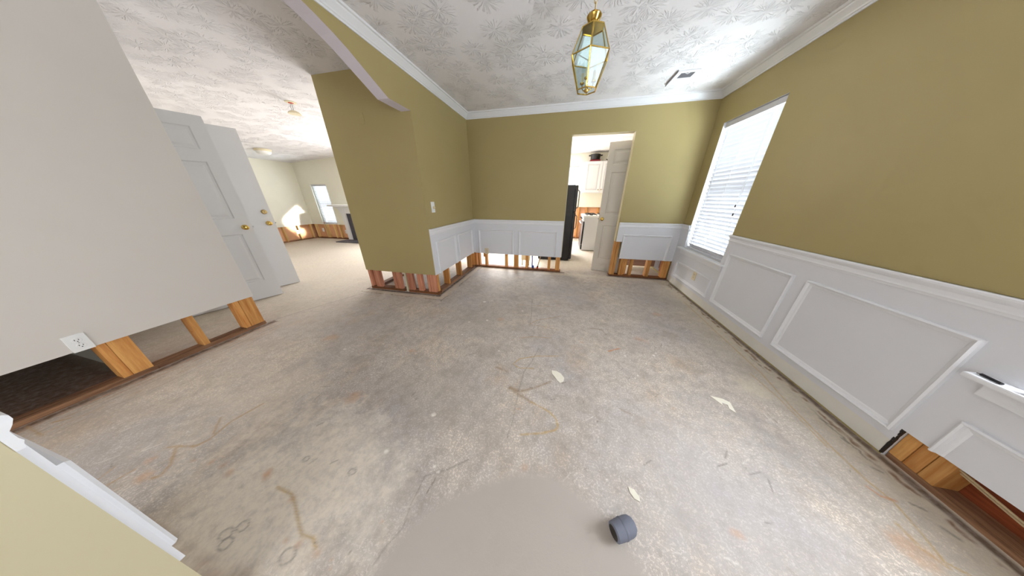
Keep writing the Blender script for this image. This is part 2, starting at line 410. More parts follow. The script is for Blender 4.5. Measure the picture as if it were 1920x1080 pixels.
# ------------------------------------------------------------------ floor with its stains (colour attributes: glue, rust, chips, cracks)
STROKES = {
'tan': [
  ([(-0.254,1.921),(-0.177,2.025),(0.092,2.180)],0.0077),([(-0.238,1.911),(-0.120,1.911),(0.053,1.886)],0.0044),([(-0.308,1.659),(-0.181,1.711),(-0.021,1.725)],0.0068),
  ([(-0.476,2.328),(-0.164,2.363),(0.089,2.403)],0.0069),([(-0.185,2.766),(0.028,2.791),(0.217,2.787)],0.0059),
  ([(-1.815,0.584),(-1.850,0.453),(-1.821,0.354),(-1.841,0.312),(-1.936,0.290),(-1.975,0.276)],0.012),([(-1.946,0.454),(-1.845,0.379)],0.010),
  ([(-1.930,0.282),(-1.834,0.228),(-1.797,0.183),(-1.827,0.169)],0.012),([(-2.061,0.093),(-2.086,0.153)],0.009),([(-1.982,0.104),(-1.968,0.173)],0.009),
  ([(-2.981,0.157),(-2.777,0.152)],0.010),([(-2.886,0.207),(-2.840,0.246)],0.016)],
'brown': [
  ([(0.012,1.192),(-0.100,1.109),(-0.190,1.058),(-0.264,1.077)],0.018),([(-0.263,1.071),(-0.185,1.031),(-0.102,0.995)],0.018),([(0.460,1.074),(0.526,1.046)],0.009),
  ([(0.375,1.987),(0.483,1.986),(0.510,1.907)],0.014),([(-0.418,1.242),(-0.321,1.219)],0.014)],
'yellow': [
  ([(-0.102,0.995),(0.019,0.952),(0.064,0.915),(0.078,0.866),(0.059,0.841),(-0.011,0.808),(-0.126,0.774)],0.010),
  ([(0.064,1.486),(-0.121,1.443),(-0.253,1.378),(-0.292,1.311),(-0.244,1.275),(-0.125,1.295)],0.009),
  ([(-1.192,0.281),(-1.097,0.277),(-1.040,0.253),(-0.962,0.214),(-0.908,0.190),(-0.859,0.194),(-0.818,0.177)],0.008),
  ([(1.62,2.9),(1.600,2.2),(1.591,1.642),(1.543,1.336),(1.526,1.090),(1.525,0.943),(1.543,0.863),(1.519,0.757),(1.492,0.677),(1.534,0.655)],0.007),
  ([(1.506,1.622),(1.523,1.403),(1.506,1.085)],0.005),([(1.460,0.771),(1.459,0.702),(1.485,0.662)],0.010)],
'orange': [([(1.497,0.907),(1.512,0.876),(1.556,0.869)],0.008),([(0.492,1.649),(0.590,1.710)],0.012)],
'crack': [
  ([(-0.110,1.557),(-0.155,1.350),(-0.194,1.248),(-0.198,1.051),(-0.194,0.820),(-0.199,0.741)],0.004),([(-0.310,2.530),(-0.262,2.130),(-0.247,1.923)],0.005),
  ([(-0.358,0.596),(-0.449,0.527),(-0.547,0.473),(-0.543,0.432),(-0.543,0.358),(-0.528,0.300),(-0.559,0.239),(-0.569,0.192)],0.004),
  ([(-3.032,1.294),(-2.954,1.562),(-2.772,1.939),(-2.638,2.275)],0.011)],
'flake': [
  ([(1.639,1.280),(1.651,1.253),(1.661,1.243)],0.008),([(1.634,1.165),(1.639,1.136)],0.007),([(1.621,1.013),(1.641,0.998)],0.008),
  ([(1.608,0.872),(1.640,0.857)],0.008),([(1.626,0.798),(1.641,0.770)],0.009)],
}
SPOTS = {
'white': [(0.859,1.679,0.0107),(0.887,1.713,0.0072),(0.978,1.830,0.0076),(1.034,1.905,0.0078),(0.761,1.555,0.0102),(0.619,1.615,0.0107),(0.657,1.403,0.0085),(0.629,1.369,0.0073),(-0.721,1.893,0.0123),(-0.900,1.813,0.0106),(-0.874,1.585,0.0124),(-0.378,2.186,0.0100),(-0.452,1.436,0.0074),(-0.904,2.308,0.0180),(-0.489,0.505,0.0074),(-0.813,0.526,0.0096),(0.313,0.660,0.0045),(-1.802,1.146,0.0120),(-0.681,0.769,0.0126),(-0.808,0.525,0.0143),(-0.522,0.521,0.0101)],
'rust': [(0.274,1.728,0.0234),(0.807,1.895,0.0597),(1.173,2.463,0.0563),(-0.585,1.945,0.0386),(0.798,1.152,0.0160),(-0.173,0.927,0.0125),(-1.866,0.163,0.0344),(-1.965,0.218,0.0276),(-1.744,0.265,0.0128),(-1.643,0.280,0.0164),(-1.564,0.286,0.0234),(-1.490,0.269,0.0192),(-1.293,0.307,0.0261),(-0.954,0.165,0.0126),(-0.893,0.167,0.0152),(-0.798,0.166,0.0189),(-0.731,0.166,0.0093),(-0.717,0.148,0.0091),(-1.076,0.263,0.0191),(1.416,0.697,0.0659),(0.793,0.588,0.0190),(-0.080,0.62,0.0220),(-0.625,0.295,0.0063),(-1.202,1.262,0.0327),(-1.291,0.765,0.0515),(-1.305,0.310,0.0247),(-2.090,1.257,0.0651)],
'ring': [(-1.210,0.122,0.0215),(-1.175,0.154,0.0205),(-1.174,0.105,0.0216),(-0.902,0.137,0.0256),(-0.906,0.410,0.0166),(-1.188,0.401,0.0139)],
}
def build_floor():
    st = 0.0065
    xs = np.concatenate([np.arange(-8.3, -3.3, 0.1), np.arange(-3.3, 1.76, st), np.array([1.78, 1.95])])
    ys = np.concatenate([np.arange(-2.4, -0.1, 0.1), np.arange(-0.1, 3.86, st), np.arange(3.9, 7.7, 0.1)])
    X, Y = np.meshgrid(xs, ys); nx, ny = len(xs), len(ys)
    col = np.zeros((ny, nx, 3), np.float32); al = np.zeros((ny, nx), np.float32); tripod_blur = np.zeros((ny, nx), np.float32)
    rng = np.random.default_rng(3)
    # smooth value noise for ragged edges
    def vnoise(scale, seed):
        r = np.random.default_rng(seed); g = r.random((220, 220)).astype(np.float32)
        u = (X + 9) * scale; v = (Y + 4) * scale
        i = np.floor(u).astype(int); j = np.floor(v).astype(int); fu = u - i; fv = v - j
        fu = fu*fu*(3-2*fu); fv = fv*fv*(3-2*fv)
        i %= 219; j %= 219
        return (g[j, i]*(1-fu)*(1-fv) + g[j, i+1]*fu*(1-fv) + g[j+1, i]*(1-fu)*fv + g[j+1, i+1]*fu*fv)
    N1, N2, N3 = vnoise(9, 1), vnoise(28, 2), vnoise(70, 3)
    rag = (N1 - 0.5)*0.5 + (N2 - 0.5)*0.35 + (N3 - 0.5)*0.25
    def lay(mask, rgb, a=1.0):
        nonlocal col, al
        m = np.clip(mask, 0, 1) * a
        c = np.array(s2l(rgb), np.float32)
        na = m + al*(1-m)
        col[:] = np.where(na[..., None] > 1e-5, (c*m[..., None] + col*(al*(1-m))[..., None]) / np.maximum(na, 1e-5)[..., None], col)
        al[:] = na
    def smooth(d, a, b): return np.clip((b - d) / (b - a), 0, 1)
    def segdist(pts):
        D = np.full(X.shape, 9.0, np.float32)
        for (ax, ay), (bx, by) in zip(pts[:-1], pts[1:]):
            vx, vy = bx-ax, by-ay; L = vx*vx+vy*vy + 1e-9
            t = np.clip(((X-ax)*vx + (Y-ay)*vy)/L, 0, 1)
            D = np.minimum(D, np.hypot(X-ax-t*vx, Y-ay-t*vy))
        return D
    # dusty pale slab in the far rooms and the hall
    lay(smooth(-(Y - 3.85), -0.3, 0.05), (226, 216, 202), 0.75)
    hall = smooth(X + 2.75 + rag*0.5, -0.5, 0.35) * (Y > -2.4)
    lay(hall * np.clip((Y - 1.2)/0.9, 0, 1), (226, 217, 204), 0.75)
    lay(smooth(X + 2.2 + rag*0.7, -0.8, 0.5), (208, 192, 170), 0.40)
    # closet shade painted dark brown into the slab, weaker towards the hall
    lay(smooth(X + 3.02, -0.03, 0.0) * smooth(Y - 0.52, -0.02, 0.04) * (X > -4.4), (92, 60, 46), 0.92)
    lay(smooth(X + 3.02, -0.05, 0.0) * smooth(Y - 0.66, 0, 0.5) * (X > -4.4), (132, 108, 92), 0.5)
    # foyer wall base lines
    seg = (Y < 1.36) & (Y > -2.3)
    lay(smooth(np.abs(X + 2.985 + rag*0.04), 0.012, 0.045)*seg, (96, 66, 46), 0.85)
    for k, (xo, wd, a, c) in enumerate([(-2.945, .006, .7, (176, 112, 62)), (-2.925, .004, .6, (110, 88, 70)), (-2.885, .007, .45, (186, 140, 96)), (-2.84, .004, .5, (120, 102, 84)), (-2.79, .010, .35, (196, 160, 118)), (-2.73, .004, .4, (140, 120, 100))]):
        lay(smooth(np.abs(X - xo + (N1-0.5)*0.03), wd*0.5, wd*1.8)*(Y < 1.30)*np.clip(N2*2.2-0.4, 0, 1), c, a)
    # cream border and grime along the right wall
    lay(smooth(1.60 - X + rag*0.10, -0.03, 0.05)*(Y < 3.74), (214, 204, 186), 0.75)
    lay(smooth(1.44 - X + rag*0.22, -0.06, 0.12)*(Y < 3.74), (206, 194, 172), 0.40)
    lay(smooth(np.abs(X - 1.722 + rag*0.012), 0.010, 0.026)*(Y < 3.74), (92, 66, 48), 0.85)
    lay(smooth(np.abs(X - 1.685 + rag*0.05), 0.004, 0.016)*(Y < 3.74)*np.clip(N2*3-1.0, 0, 1), (126, 88, 58), 0.85)
    lay(smooth(np.abs(X - 1.655 + rag*0.05), 0.002, 0.009)*(Y < 3.74)*np.clip(N1*3-1.4, 0, 1), (90, 80, 66), 0.6)
    # border along the back wall, pillar and left wall
    bl = (X > -1.6) & (X < 0.1) | (X > 0.82)
    lay(smooth(np.abs(Y - 3.725 + rag*0.01), 0.012, 0.035)*bl*(X < XR), (84, 58, 42), 0.9)
    lay(smooth(np.abs(Y - 3.64 + rag*0.05), 0.03, 0.10)*(X < XR)*(X > -1.6), (216, 206, 188), 0.55)
    lay(smooth(np.abs(X + 1.575 + rag*0.01), 0.010, 0.032)*(Y > 2.30)*(Y < 3.74), (84, 58, 42), 0.9)
    lay(smooth(np.abs(X + 1.51 + rag*0.04), 0.015, 0.06)*(Y > 2.25)*(Y < 3.74), (212, 198, 176), 0.6)
    pm = (X > -2.76)*(X < -1.55)
    lay(smooth(np.abs(Y - 2.335 + rag*0.012), 0.010, 0.030)*pm, (70, 48, 36), 0.92)
    lay(smooth(np.abs(Y - 2.27 + rag*0.05), 0.02, 0.07)*pm, (212, 198, 176), 0.6)
    lay(smooth(np.abs(Y - 2.235 + rag*0.05), 0.002, 0.010)*pm*np.clip(N1*3-1, 0, 1), (104, 86, 66), 0.8)
    lay(smooth(np.abs(X + 1.46 + rag*0.05), 0.002, 0.010)*(Y > 2.2)*(Y < 3.7)*np.clip(N1*3-1, 0, 1), (104, 86, 66), 0.8)
    lay(smooth(np.abs(X + 2.74 + rag*0.02), 0.004, 0.016)*(Y > 2.30)*(Y < 3.74), (110, 88, 66), 0.7)
    # near entry wall strip
    en = (X > -1.60)*(X < -0.6)
    lay(smooth(np.abs(Y - 0.055 + rag*0.012), 0.018, 0.036)*en, (150, 106, 82), 0.85)
    lay(smooth(np.abs(Y - 0.072 + rag*0.02), 0.003, 0.010)*en*np.clip(N2*3-1, 0, 1), (74, 58, 48), 0.9)
    # pinkish grey wide wear; cream patches painted to lift the entry wall's shadow
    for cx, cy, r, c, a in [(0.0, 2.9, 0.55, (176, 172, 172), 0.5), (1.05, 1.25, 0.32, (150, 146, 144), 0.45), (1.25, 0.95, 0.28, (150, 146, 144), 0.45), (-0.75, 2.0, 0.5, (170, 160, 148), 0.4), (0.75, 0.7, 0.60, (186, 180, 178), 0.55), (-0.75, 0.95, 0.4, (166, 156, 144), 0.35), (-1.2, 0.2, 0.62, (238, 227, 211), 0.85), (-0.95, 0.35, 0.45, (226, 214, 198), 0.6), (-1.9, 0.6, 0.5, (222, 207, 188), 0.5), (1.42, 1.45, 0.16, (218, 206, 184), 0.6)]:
        lay(smooth(np.hypot(X-cx, (Y-cy)*1.1) + rag*r*0.9, r*0.25, r), c, a)  # the grey patch by the near window is darkened to counter its light
    C = {'tan': (182, 146, 98), 'brown': (148, 122, 92), 'yellow': (186, 150, 76), 'orange': (200, 124, 62), 'crack': (92, 84, 76), 'flake': (66, 60, 52)}
    A = {'tan': 0.68, 'brown': 0.62, 'yellow': 0.68, 'orange': 0.7, 'crack': 0.45, 'flake': 0.6}
    for k, L in STROKES.items():
        for pts, wd in L:
            D = segdist(pts) + np.abs(rag)*wd*0.9
            lay(smooth(D, wd*0.2, wd*0.8 + 0.003), C[k], A[k])
    for x, y, r in SPOTS['white']: lay(smooth(np.hypot(X-x, Y-y) + rag*r*1.2, r*0.5, r + 0.003), (238, 232, 222), 0.9)
    for x, y, r in SPOTS['rust']: lay(smooth(np.hypot(X-x, (Y-y)*1.2) + rag*r*1.6, r*0.3, r*1.2), (200, 146, 100), 0.42)
    for x, y, r in SPOTS['ring']: lay(smooth(np.abs(np.hypot(X-x, (Y-y)*1.25) - r), 0.001, 0.0055), (84, 76, 72), 0.5)
    # scattered random scratches and chips
    for _ in range(520):
        x, y = rng.uniform(-2.7, 1.5), rng.uniform(0.1, 3.5); a = rng.normal(0.9, 0.5); L = rng.choice([0.004, 0.006, 0.01, 0.03, 0.06])
        i0, i1 = np.searchsorted(xs, [x-0.1, x+0.1]); j0, j1 = np.searchsorted(ys, [y-0.1, y+0.1])
        sx, sy = X[j0:j1, i0:i1], Y[j0:j1, i0:i1]
        vx, vy = math.cos(a)*L, math.sin(a)*L
        t = np.clip(((sx-x)*vx+(sy-y)*vy)/(L*L), 0, 1); D = np.hypot(sx-x-t*vx, sy-y-t*vy)
        m = np.clip(1.2 - D/0.004, 0, 1)*rng.uniform(0.25, 0.7)
        c = np.array(s2l((236, 230, 220) if rng.random() < 0.6 else (96, 84, 74)), np.float32)
        ca, aa = col[j0:j1, i0:i1], al[j0:j1, i0:i1]; na = m + aa*(1-m)
        ca[:] = np.where(na[..., None] > 1e-5, (c*m[..., None] + ca*(aa*(1-m))[..., None])/np.maximum(na, 1e-5)[..., None], ca); aa[:] = na
    # smooth disc of tripod blur around the camera, painted into the floor colour
    ang = np.arctan2(X, Y)
    rr = 0.565 + 0.05*np.cos(ang) + 0.018*np.sin(ang*5+1)
    tripod_blur[:] = smooth(np.hypot(X, Y) - rr, -0.045, 0.012)
    V = np.zeros((ny*nx, 3), np.float32); V[:, 0] = X.ravel(); V[:, 1] = Y.ravel()
    i = np.arange(nx-1)[None, :] + np.arange(ny-1)[:, None]*nx
    Fq = np.stack([i, i+1, i+nx+1, i+nx], -1).reshape(-1, 4)
    me = bpy.data.meshes.new('floor'); me.vertices.add(len(V)); me.vertices.foreach_set('co', V.ravel())
    me.loops.add(Fq.size); me.loops.foreach_set('vertex_index', Fq.ravel().astype(np.int32))
    me.polygons.add(len(Fq)); me.polygons.foreach_set('loop_start', np.arange(0, Fq.size, 4, dtype=np.int32))
    me.update(calc_edges=True)
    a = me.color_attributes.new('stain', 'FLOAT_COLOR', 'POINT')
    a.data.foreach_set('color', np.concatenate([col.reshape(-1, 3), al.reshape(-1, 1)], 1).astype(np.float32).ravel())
    b = me.attributes.new('tripod_blur', 'FLOAT', 'POINT'); b.data.foreach_set('value', tripod_blur.ravel().astype(np.float32))
    me.materials.append(M['floor'])
    o = bpy.data.objects.new('floor', me); COL.objects.link(o)
    return struct(o, 'bare stained concrete slab floor with glue and paint marks')
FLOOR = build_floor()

# ------------------------------------------------------------------ ceiling (dips a little towards the far living-room corner)
mb = MB()
for z in (0, 0.12):
    mb.quad((-4.2, -2.4, ZC+z), (1.95, -2.4, ZC+z), (1.95, 7.7, ZC+z), (-4.2, 7.7, ZC+z))
    mb.quad((-8.3, -2.4, 2.17+z), (-4.2, -2.4, ZC+z), (-4.2, 7.7, ZC+z), (-8.3, 7.7, 2.17+z))
CEIL = struct(mb.build('ceiling', M['ceiling']), 'white ceiling with stomped starburst plaster texture')

# ------------------------------------------------------------------ walls
def wall(name, mats, label, parts):
    mb = MB()
    for p in parts: slab(mb, *p)
    return struct(mb.build(name, mats), label)

WR = wall('wall_right', [M['olive'], M['cream'], M['white']], 'right dining wall, olive above and white wainscot below',
          [('x', XR, XR+0.12, -2.3, 7.6, 0.0, ZC+0.05, [W1, W2, (-0.4, 1.105, -1, 0.187), (3.86, 4.33, 0.03, 0.30)], (0, 1, 2))])
WB = wall('wall_back', [M['olive'], M['cream'], M['olive_pale']], 'back dining wall, olive above a chair rail, cut off above the floor',
          [('y', YB, YB+0.115, -2.585, XR, 0.0, ZC+0.05, [(-3, 0.022, -1, 0.278), (0.022, 0.849, -1, 2.07), (0.849, 0.955, -1, 0.59), (0.955, 2, -1, 0.318)], (0, 1, 2))])
# left wall with the arched opening
def arch_z(y):
    P = [(1.20, 2.318), (1.35, 2.310), (1.45, 2.297), (1.52, 2.280), (1.63, 2.245), (1.72, 2.210), (1.83, 2.156), (1.95, 2.098), (2.056, 2.047), (2.353, 2.047)]
    yy = 1.20 + abs(y - 1.20)
    for (a, za), (b, zb) in zip(P[:-1], P[1:]):
        if a <= yy <= b: return za + (zb-za)*(yy-a)/(b-a)
    return 2.047
mb = MB(); slab(mb, 'x', XL-0.115, XL, YP, YB, 0.295, ZC+0.05, (), (0, 0, 0))
samp = sorted({YE, YP, 1.2, *[1.2 + s*d for s in (-1, 1) for d in (0.15, 0.25, 0.32, 0.43, 0.52, 0.63, 0.75, 0.856, 1.153)]})
samp = [y for y in samp if YE <= y <= YP]
for a, b in zip(samp[:-1], samp[1:]):
    za, zb = arch_z(a), arch_z(b); x0, x1 = XL-0.115, XL; T = ZC+0.05
    mb.quad((x0,a,za),(x0,b,zb),(x0,b,T),(x0,a,T)); mb.quad((x1,a,za),(x1,b,zb),(x1,b,T),(x1,a,T))
    mb.quad((x0,a,za),(x1,a,za),(x1,b,zb),(x0,b,zb), 1)
WL = struct(mb.build('wall_left', [M['olive'], M['lilac']]), 'left dining wall with an arched opening into the hall')
WP = wall('wall_pillar', [M['olive'], M['cream'], M['olive']], 'olive end wall of the closet facing the hall, cut off above the floor',
          [('y', YP, YP+0.115, -2.70, XL-0.115, 0.292, ZC+0.05, (), (0, 1, 2)), ('x', -2.70, -2.585, YP+0.115, 7.6, 0.292, ZC+0.05, (), (1, 1, 1))])
WF = wall('wall_foyer', [M['cream'], M['greige'], M['greige']], 'greige foyer wall cut off above its sole plate',
          [('x', XF-0.115, XF, -2.3, 1.30, 0.325, ZC+0.05, (), (0, 1, 2))])
WE = wall('wall_entry', [M['olive_pale'], M['olive'], M['olive_pale']], 'pale olive end of the wall beside the entry opening',
          [('y', -0.088, YE, XL-0.115, -0.95, 0.0, ZC+0.05, (), (0, 1, 2))])
wall('wall_front', [M['cream'], M['cream'], M['cream']], 'foyer wall behind the camera', [('y', -2.32, -2.2, -4.4, XR, 0, ZC+0.05, (), (0, 1, 2))])
wall('wall_closet', [M['raw'], M['raw'], M['raw']], 'closet walls behind the foyer wall',
     [('y', 0.56, 0.64, -4.4, -3.30, 0.0, ZC+0.05, (), (0, 1, 2)), ('x', -4.42, -4.3, -2.2, 1.25, 0.0, ZC+0.05, (), (0, 1, 2))])
wall('wall_living_near', [M['cream'], M['cream'], M['cream']], 'near wall of the living room', [('y', 1.13, 1.25, -8.2, -4.42, 0, ZC+0.05, (), (0, 1, 2))])
PD = (-4.95, -3.05, -1, 2.03)
LW = (-7.56, -6.98, 0.46, 1.61)
WLF = wall('wall_living_far', [M['cream'], M['cream'], M['white']], 'cream far living-room wall with its lower wallboard cut away',
           [('y', LY, LY+0.0127, -8.15, -2.6, 0.45, ZC+0.05, [LW, PD], (0, 1, 2)), ('y', LY+0.10, LY+0.13, -8.15, -2.6, 0.0, ZC+0.05, [LW, PD], (0, 1, 2))])
WLL = wall('wall_living_left', [M['cream'], M['cream'], M['cream']], 'cream left living-room wall with its lower wallboard cut away',
           [('x', LX-0.0127, LX, 1.2, LY+0.1, 0.45, ZC+0.05, (), (0, 1, 2)), ('x', LX-0.14, LX-0.11, 1.2, LY+0.13, 0, ZC+0.05, (), (0, 1, 2))])
KW = (-0.55, 0.335, 1.10, 2.11)
WK = wall('wall_kitchen', [M['cream'], M['cream'], M['white']], 'cream kitchen wall with its lower wallboard cut away',
          [('y', KY, KY+0.0127, -2.6, XR, 0.97, ZC+0.05, [KW], (0, 1, 2)), ('y', KY+0.11, KY+0.14, -2.6, XR, 0.0, ZC+0.05, [KW], (0, 1, 2))])
wall('wall_pantry', [M['pinkboard'], M['cream'], M['cream']], 'pantry partition behind the back wall', [('y', 4.33, 4.42, 1.16, XR, 0.045, ZC+0.05, (), (0, 1, 2))])

# --- wainscot, rails, mouldings, crown as parts of their walls
def board(parent, frame, u0, u1, z0, z1, t=0.006, mat=None, name='wainscot_board'):
    mb = MB(); a = [frame(u0, 0.0, z0), frame(u1, 0.0, z0), frame(u1, 0.0, z1), frame(u0, 0.0, z1)]
    b = [frame(u0, t, z0), frame(u1, t, z0), frame(u1, t, z1), frame(u0, t, z1)]
    mb.quad(*a); mb.quad(*b)
    for k in range(4): mb.quad(a[k], a[(k+1)%4], b[(k+1)%4], b[k])
    return mb.build(name, mat or M['white_panel'], parent)
RT = 0.888
# right wall
board(WR, F_right, 3.53, YB, 0.105, RT); board(WR, F_right, 1.105, 2.72, 0.105, RT)
board(WR, F_right, 2.72, 3.53, 0.105, 0.56); board(WR, F_right, 0.99, 1.105, 0.187, RT); board(WR, F_right, -0.4, 0.99, 0.187, 0.56)
board(WR, F_right, 1.105, YB, 0.012, 0.105, 0.003, M['raw'], 'bare_wallboard_strip')
board(WR, F_right, -0.4, 0.18, 0.56, RT)
for a, b in ((3.53, YB), (0.99, 2.72), (-2.2, 0.18)): extrude_profile('chair_rail', M['white'], WR, F_right, RAIL, a, b, RT)
panel_mould(WR, F_right, 2.74, 3.555, 0.145, 0.375); panel_mould(WR, F_right, 1.932, 2.640, 0.150, 0.708); panel_mould(WR, F_right, 1.128, 1.833, 0.150, 0.708)
panel_mould(WR, F_right, 0.20, 1.017, 0.187, 0.376, True)
extrude_profile('crown_moulding', M['white'], WR, F_right, CROWN, YE, YB, ZC)
# mould-black stained torn edge at the cut
mb = MB()
random.seed(5)
for k in range(9):
    z = 0.012 + k*0.0195; wv = random.uniform(0.002, 0.008)
    mb.box(XR-0.0065, XR+0.004, 1.105-wv*0.3, 1.105+wv, z, z+0.0190)
mb.build('mouldy_cut_edge', M['slot'], WR)
# back wall
board(WB, F_back, XL, 0.016, 0.276, RT); board(WB, F_back, 0.862, 0.955, 0.59, RT); board(WB, F_back, 0.955, XR, 0.316, RT)
extrude_profile('chair_rail', M['white'], WB, F_back, RAIL, XL, 0.010, RT); extrude_profile('chair_rail', M['white'], WB, F_back, RAIL, 0.868, XR, RT)
panel_mould(WB, F_back, -1.497, -0.842, 0.276, 0.712, True); panel_mould(WB, F_back, -0.742, -0.078, 0.276, 0.714, True); panel_mould(WB, F_back, 0.950, 1.634, 0.318, 0.706, True)
extrude_profile('crown_moulding', M['white'], WB, F_back, CROWN, XL, XR, ZC)
# left wall
board(WL, F_left, YP+0.002, YB, 0.293, RT)
extrude_profile('chair_rail', M['white'], WL, F_left, RAIL, YP+0.010, YB, RT)
panel_mould(WL, F_left, 2.445, 2.985, 0.293, 0.722, True); panel_mould(WL, F_left, 3.060, 3.615, 0.293, 0.722, True)
extrude_profile('crown_moulding', M['white'], WL, F_left, CROWN, YE, YB, ZC)
# entry wall: seen on edge
board(WE, F_entry, XL, -0.952, 0.318, RT, 0.010)
extrude_profile('chair_rail', M['white'], WE, F_entry, [(d*0.9, h) for d, h in RAIL], XL, -0.946, RT)
panel_mould(WE, F_entry, -1.50, -1.02, 0.318, 0.712, True)
# door head and jamb liners of the back doorway
pbox('jamb', M['olive_pale'], WB, 0.016, 0.024, YB-0.001, YB+0.116, 0.28, 2.07)

# ------------------------------------------------------------------ studs and sole plates
def stud(parent, x0, x1, y0, y1, z0, z1, mat='pine'):
    return pbox('stud', M[mat], parent, x0, x1, y0, y1, z0, z1, 0.0025)
SP = 0.036
def plate(parent, x0, x1, y0, y1, mat, z1=SP, name='sole_plate'):
    return pbox(name, M[mat], parent, x0, x1, y0, y1, 0.0, z1, 0.003)
# pillar end wall
plate(WP, -2.70, -2.135, YP+0.013, YP+0.10, 'pine_x'); plate(WP, -2.06, -1.592, YP+0.013, YP+0.10, 'pine_x')
for a, b in ((-2.695, -2.655), (-2.60, -2.50), (-2.285, -2.235), (-2.230, -2.160), (-2.055, -1.965), (-1.895, -1.822), (-1.738, -1.702), (-1.698, -1.612)):
    stud(WP, a, b, YP+0.014, YP+0.058 if b-a > 0.06 else YP+0.10, SP, 0.30, 'pine_red')
# closet left side under the pillar wall
plate(WP, -2.69, -2.60, YP+0.10, YB, 'pine_y')
for y in (2.80, 3.21, 3.60): stud(WP, -2.69, -2.60, y, y+0.038, SP, 0.30, 'pine_red')
# left dining wall
plate(WL, XL-0.10, XL-0.012, YP+0.10, YB, 'pine_y')
for y in (2.405, 2.700, 3.105, 3.545, 3.690):
    stud(WL, XL-0.10, XL-0.012, y, y+0.038, SP, 0.30, 'pine')
# back wall, left of the doorway
plate(WB, XL-0.10, 0.022, YB+0.013, YB+0.10, 'pine_x', 0.030)
for a, b in ((-1.66, -1.622), (-1.618, -1.580), (-1.548, -1.512), (-1.405, -1.367), (-1.010, -0.966), (-0.836, -0.750), (-0.614, -0.572), (-0.207, -0.163), (-0.070, 0.006)):
    stud(WB, a, b, YB+0.013, YB+0.10 if b-a < 0.06 else YB+0.052, 0.030, 0.282, 'pine')
stud(WB, -1.432, -1.405, YB+0.013, YB+0.10, 0.20, 0.282, 'pine')
# back wall, right of the doorway
plate(WB, 0.849, XR, YB+0.013, YB+0.10, 'pine_x', 0.028)
for a, b, t in ((0.852, 0.890, 0.592), (0.892, 0.930, 0.592), (0.993, 1.030, 0.32), (1.032, 1.068, 0.32), (1.150, 1.192, 0.32), (1.400, 1.455, 0.32), (1.640, 1.722, 0.32)):
    stud(WB, a, b, YB+0.013, YB+0.10, 0.028, t, 'pine')
stud(WB, 1.072, 1.110, YB+0.055, YB+0.10, 0.028, 0.32, 'pine')
# pantry cavity in the outer wall: sheathing and one stud
pbox('sheathing', M['sheath'], WR, XR+0.085, XR+0.105, 3.86, 4.33, 0.0, 0.32)
stud(WR, XR+0.012, XR+0.085, 4.10, 4.138, 0.03, 0.31, 'pine_red')
# foyer wall
plate(WF, XF-0.105, XF-0.014, -2.2, 1.30, 'pine_y', 0.034)
for a, b in ((0.490, 0.528), (0.529, 0.615), (0.872, 0.910), (1.150, 1.190), (1.192, 1.292)):
    stud(WF, XF-0.103 if b-a < 0.06 else XF-0.054, XF-0.014, a, b, 0.034, 0.334, 'pine')
stud(WF, XF-0.30, XF-0.14, 0.52, 0.56, 0.0, 0.34, 'pine_red')
stud(WF, XF-0.103, XF-0.014, 0.05, 0.088, 0.034, 0.334, 'pine_red')
# right wall, under the near window
plate(WR, XR+0.013, XR+0.10, -0.4, 1.10, 'pine_y', 0.030)
for y in (1.055, 1.005, 0.955): stud(WR, XR+0.013, XR+0.10, y, y+0.047, 0.030, 0.20, 'pine')
for y in (0.55, 0.14): stud(WR, XR+0.013, XR+0.10, y, y+0.038, 0.030, 0.20, 'pine_red')
pbox('sheathing', M['sheath'], WR, XR+0.10, XR+0.118, -0.4, 1.105, 0.0, 0.22)
for k in range(3):
    pbox('brace_strip', M['sheath_orange'] if k == 0 else M['sheath'], WR, XR+0.088, XR+0.10, 0.70-0.12*k, 0.735-0.12*k, 0.03, 0.19)
for k, dz in enumerate((0.0, 0.018)):
    w_ = MB(); w_.smooth = True
    w_.tube([(XR+0.03+0.012*k, 0.955, 0.160-dz), (XR+0.025+0.012*k, 0.80, 0.135-dz), (XR+0.030+0.012*k, 0.60, 0.120-dz), (XR+0.028+0.012*k, 0.30, 0.118-dz), (XR+0.03+0.012*k, -0.3, 0.13-dz)], 0.004, 6)
    w_.build('electric_wire', M['wire'], WR)
# living room
pbox('sheathing', M['sheath_orange'], WLF, -8.1, -4.95, LY+0.085, LY+0.10, 0, 0.50)
pbox('sheathing', M['sheath_orange'], WLL, LX-0.11, LX-0.095, 1.3, LY+0.09, 0, 0.50)
for x in (-7.96, -7.56, -7.50, -7.20, -6.99, -6.62): stud(WLF, x, x+0.038, LY+0.013, LY+0.085, 0.03, 0.452, 'pine_bright')
for y in (5.46, 5.10, 4.72, 4.36, 3.98, 3.6): stud(WLL, LX-0.095, LX-0.013, y, y+0.038, 0.03, 0.452, 'pine_bright')
plate(WLF, -8.0, -2.7, LY+0.013, LY+0.09, 'pine_x', 0.03); plate(WLL, LX-0.09, LX-0.013, 1.3, LY+0.05, 'pine_y', 0.03)
# kitchen
pbox('sheathing', M['sheath_orange'], WK, -2.5, XR, KY+0.095, KY+0.11, 0, 1.0)
plate(WK, -2.5, XR, KY+0.013, KY+0.095, 'pine_x', 0.03)
for x in (-0.3, 0.10, 0.425, 0.66, 0.99, 1.30): stud(WK, x, x+0.038, KY+0.013, KY+0.095, 0.03, 0.972)

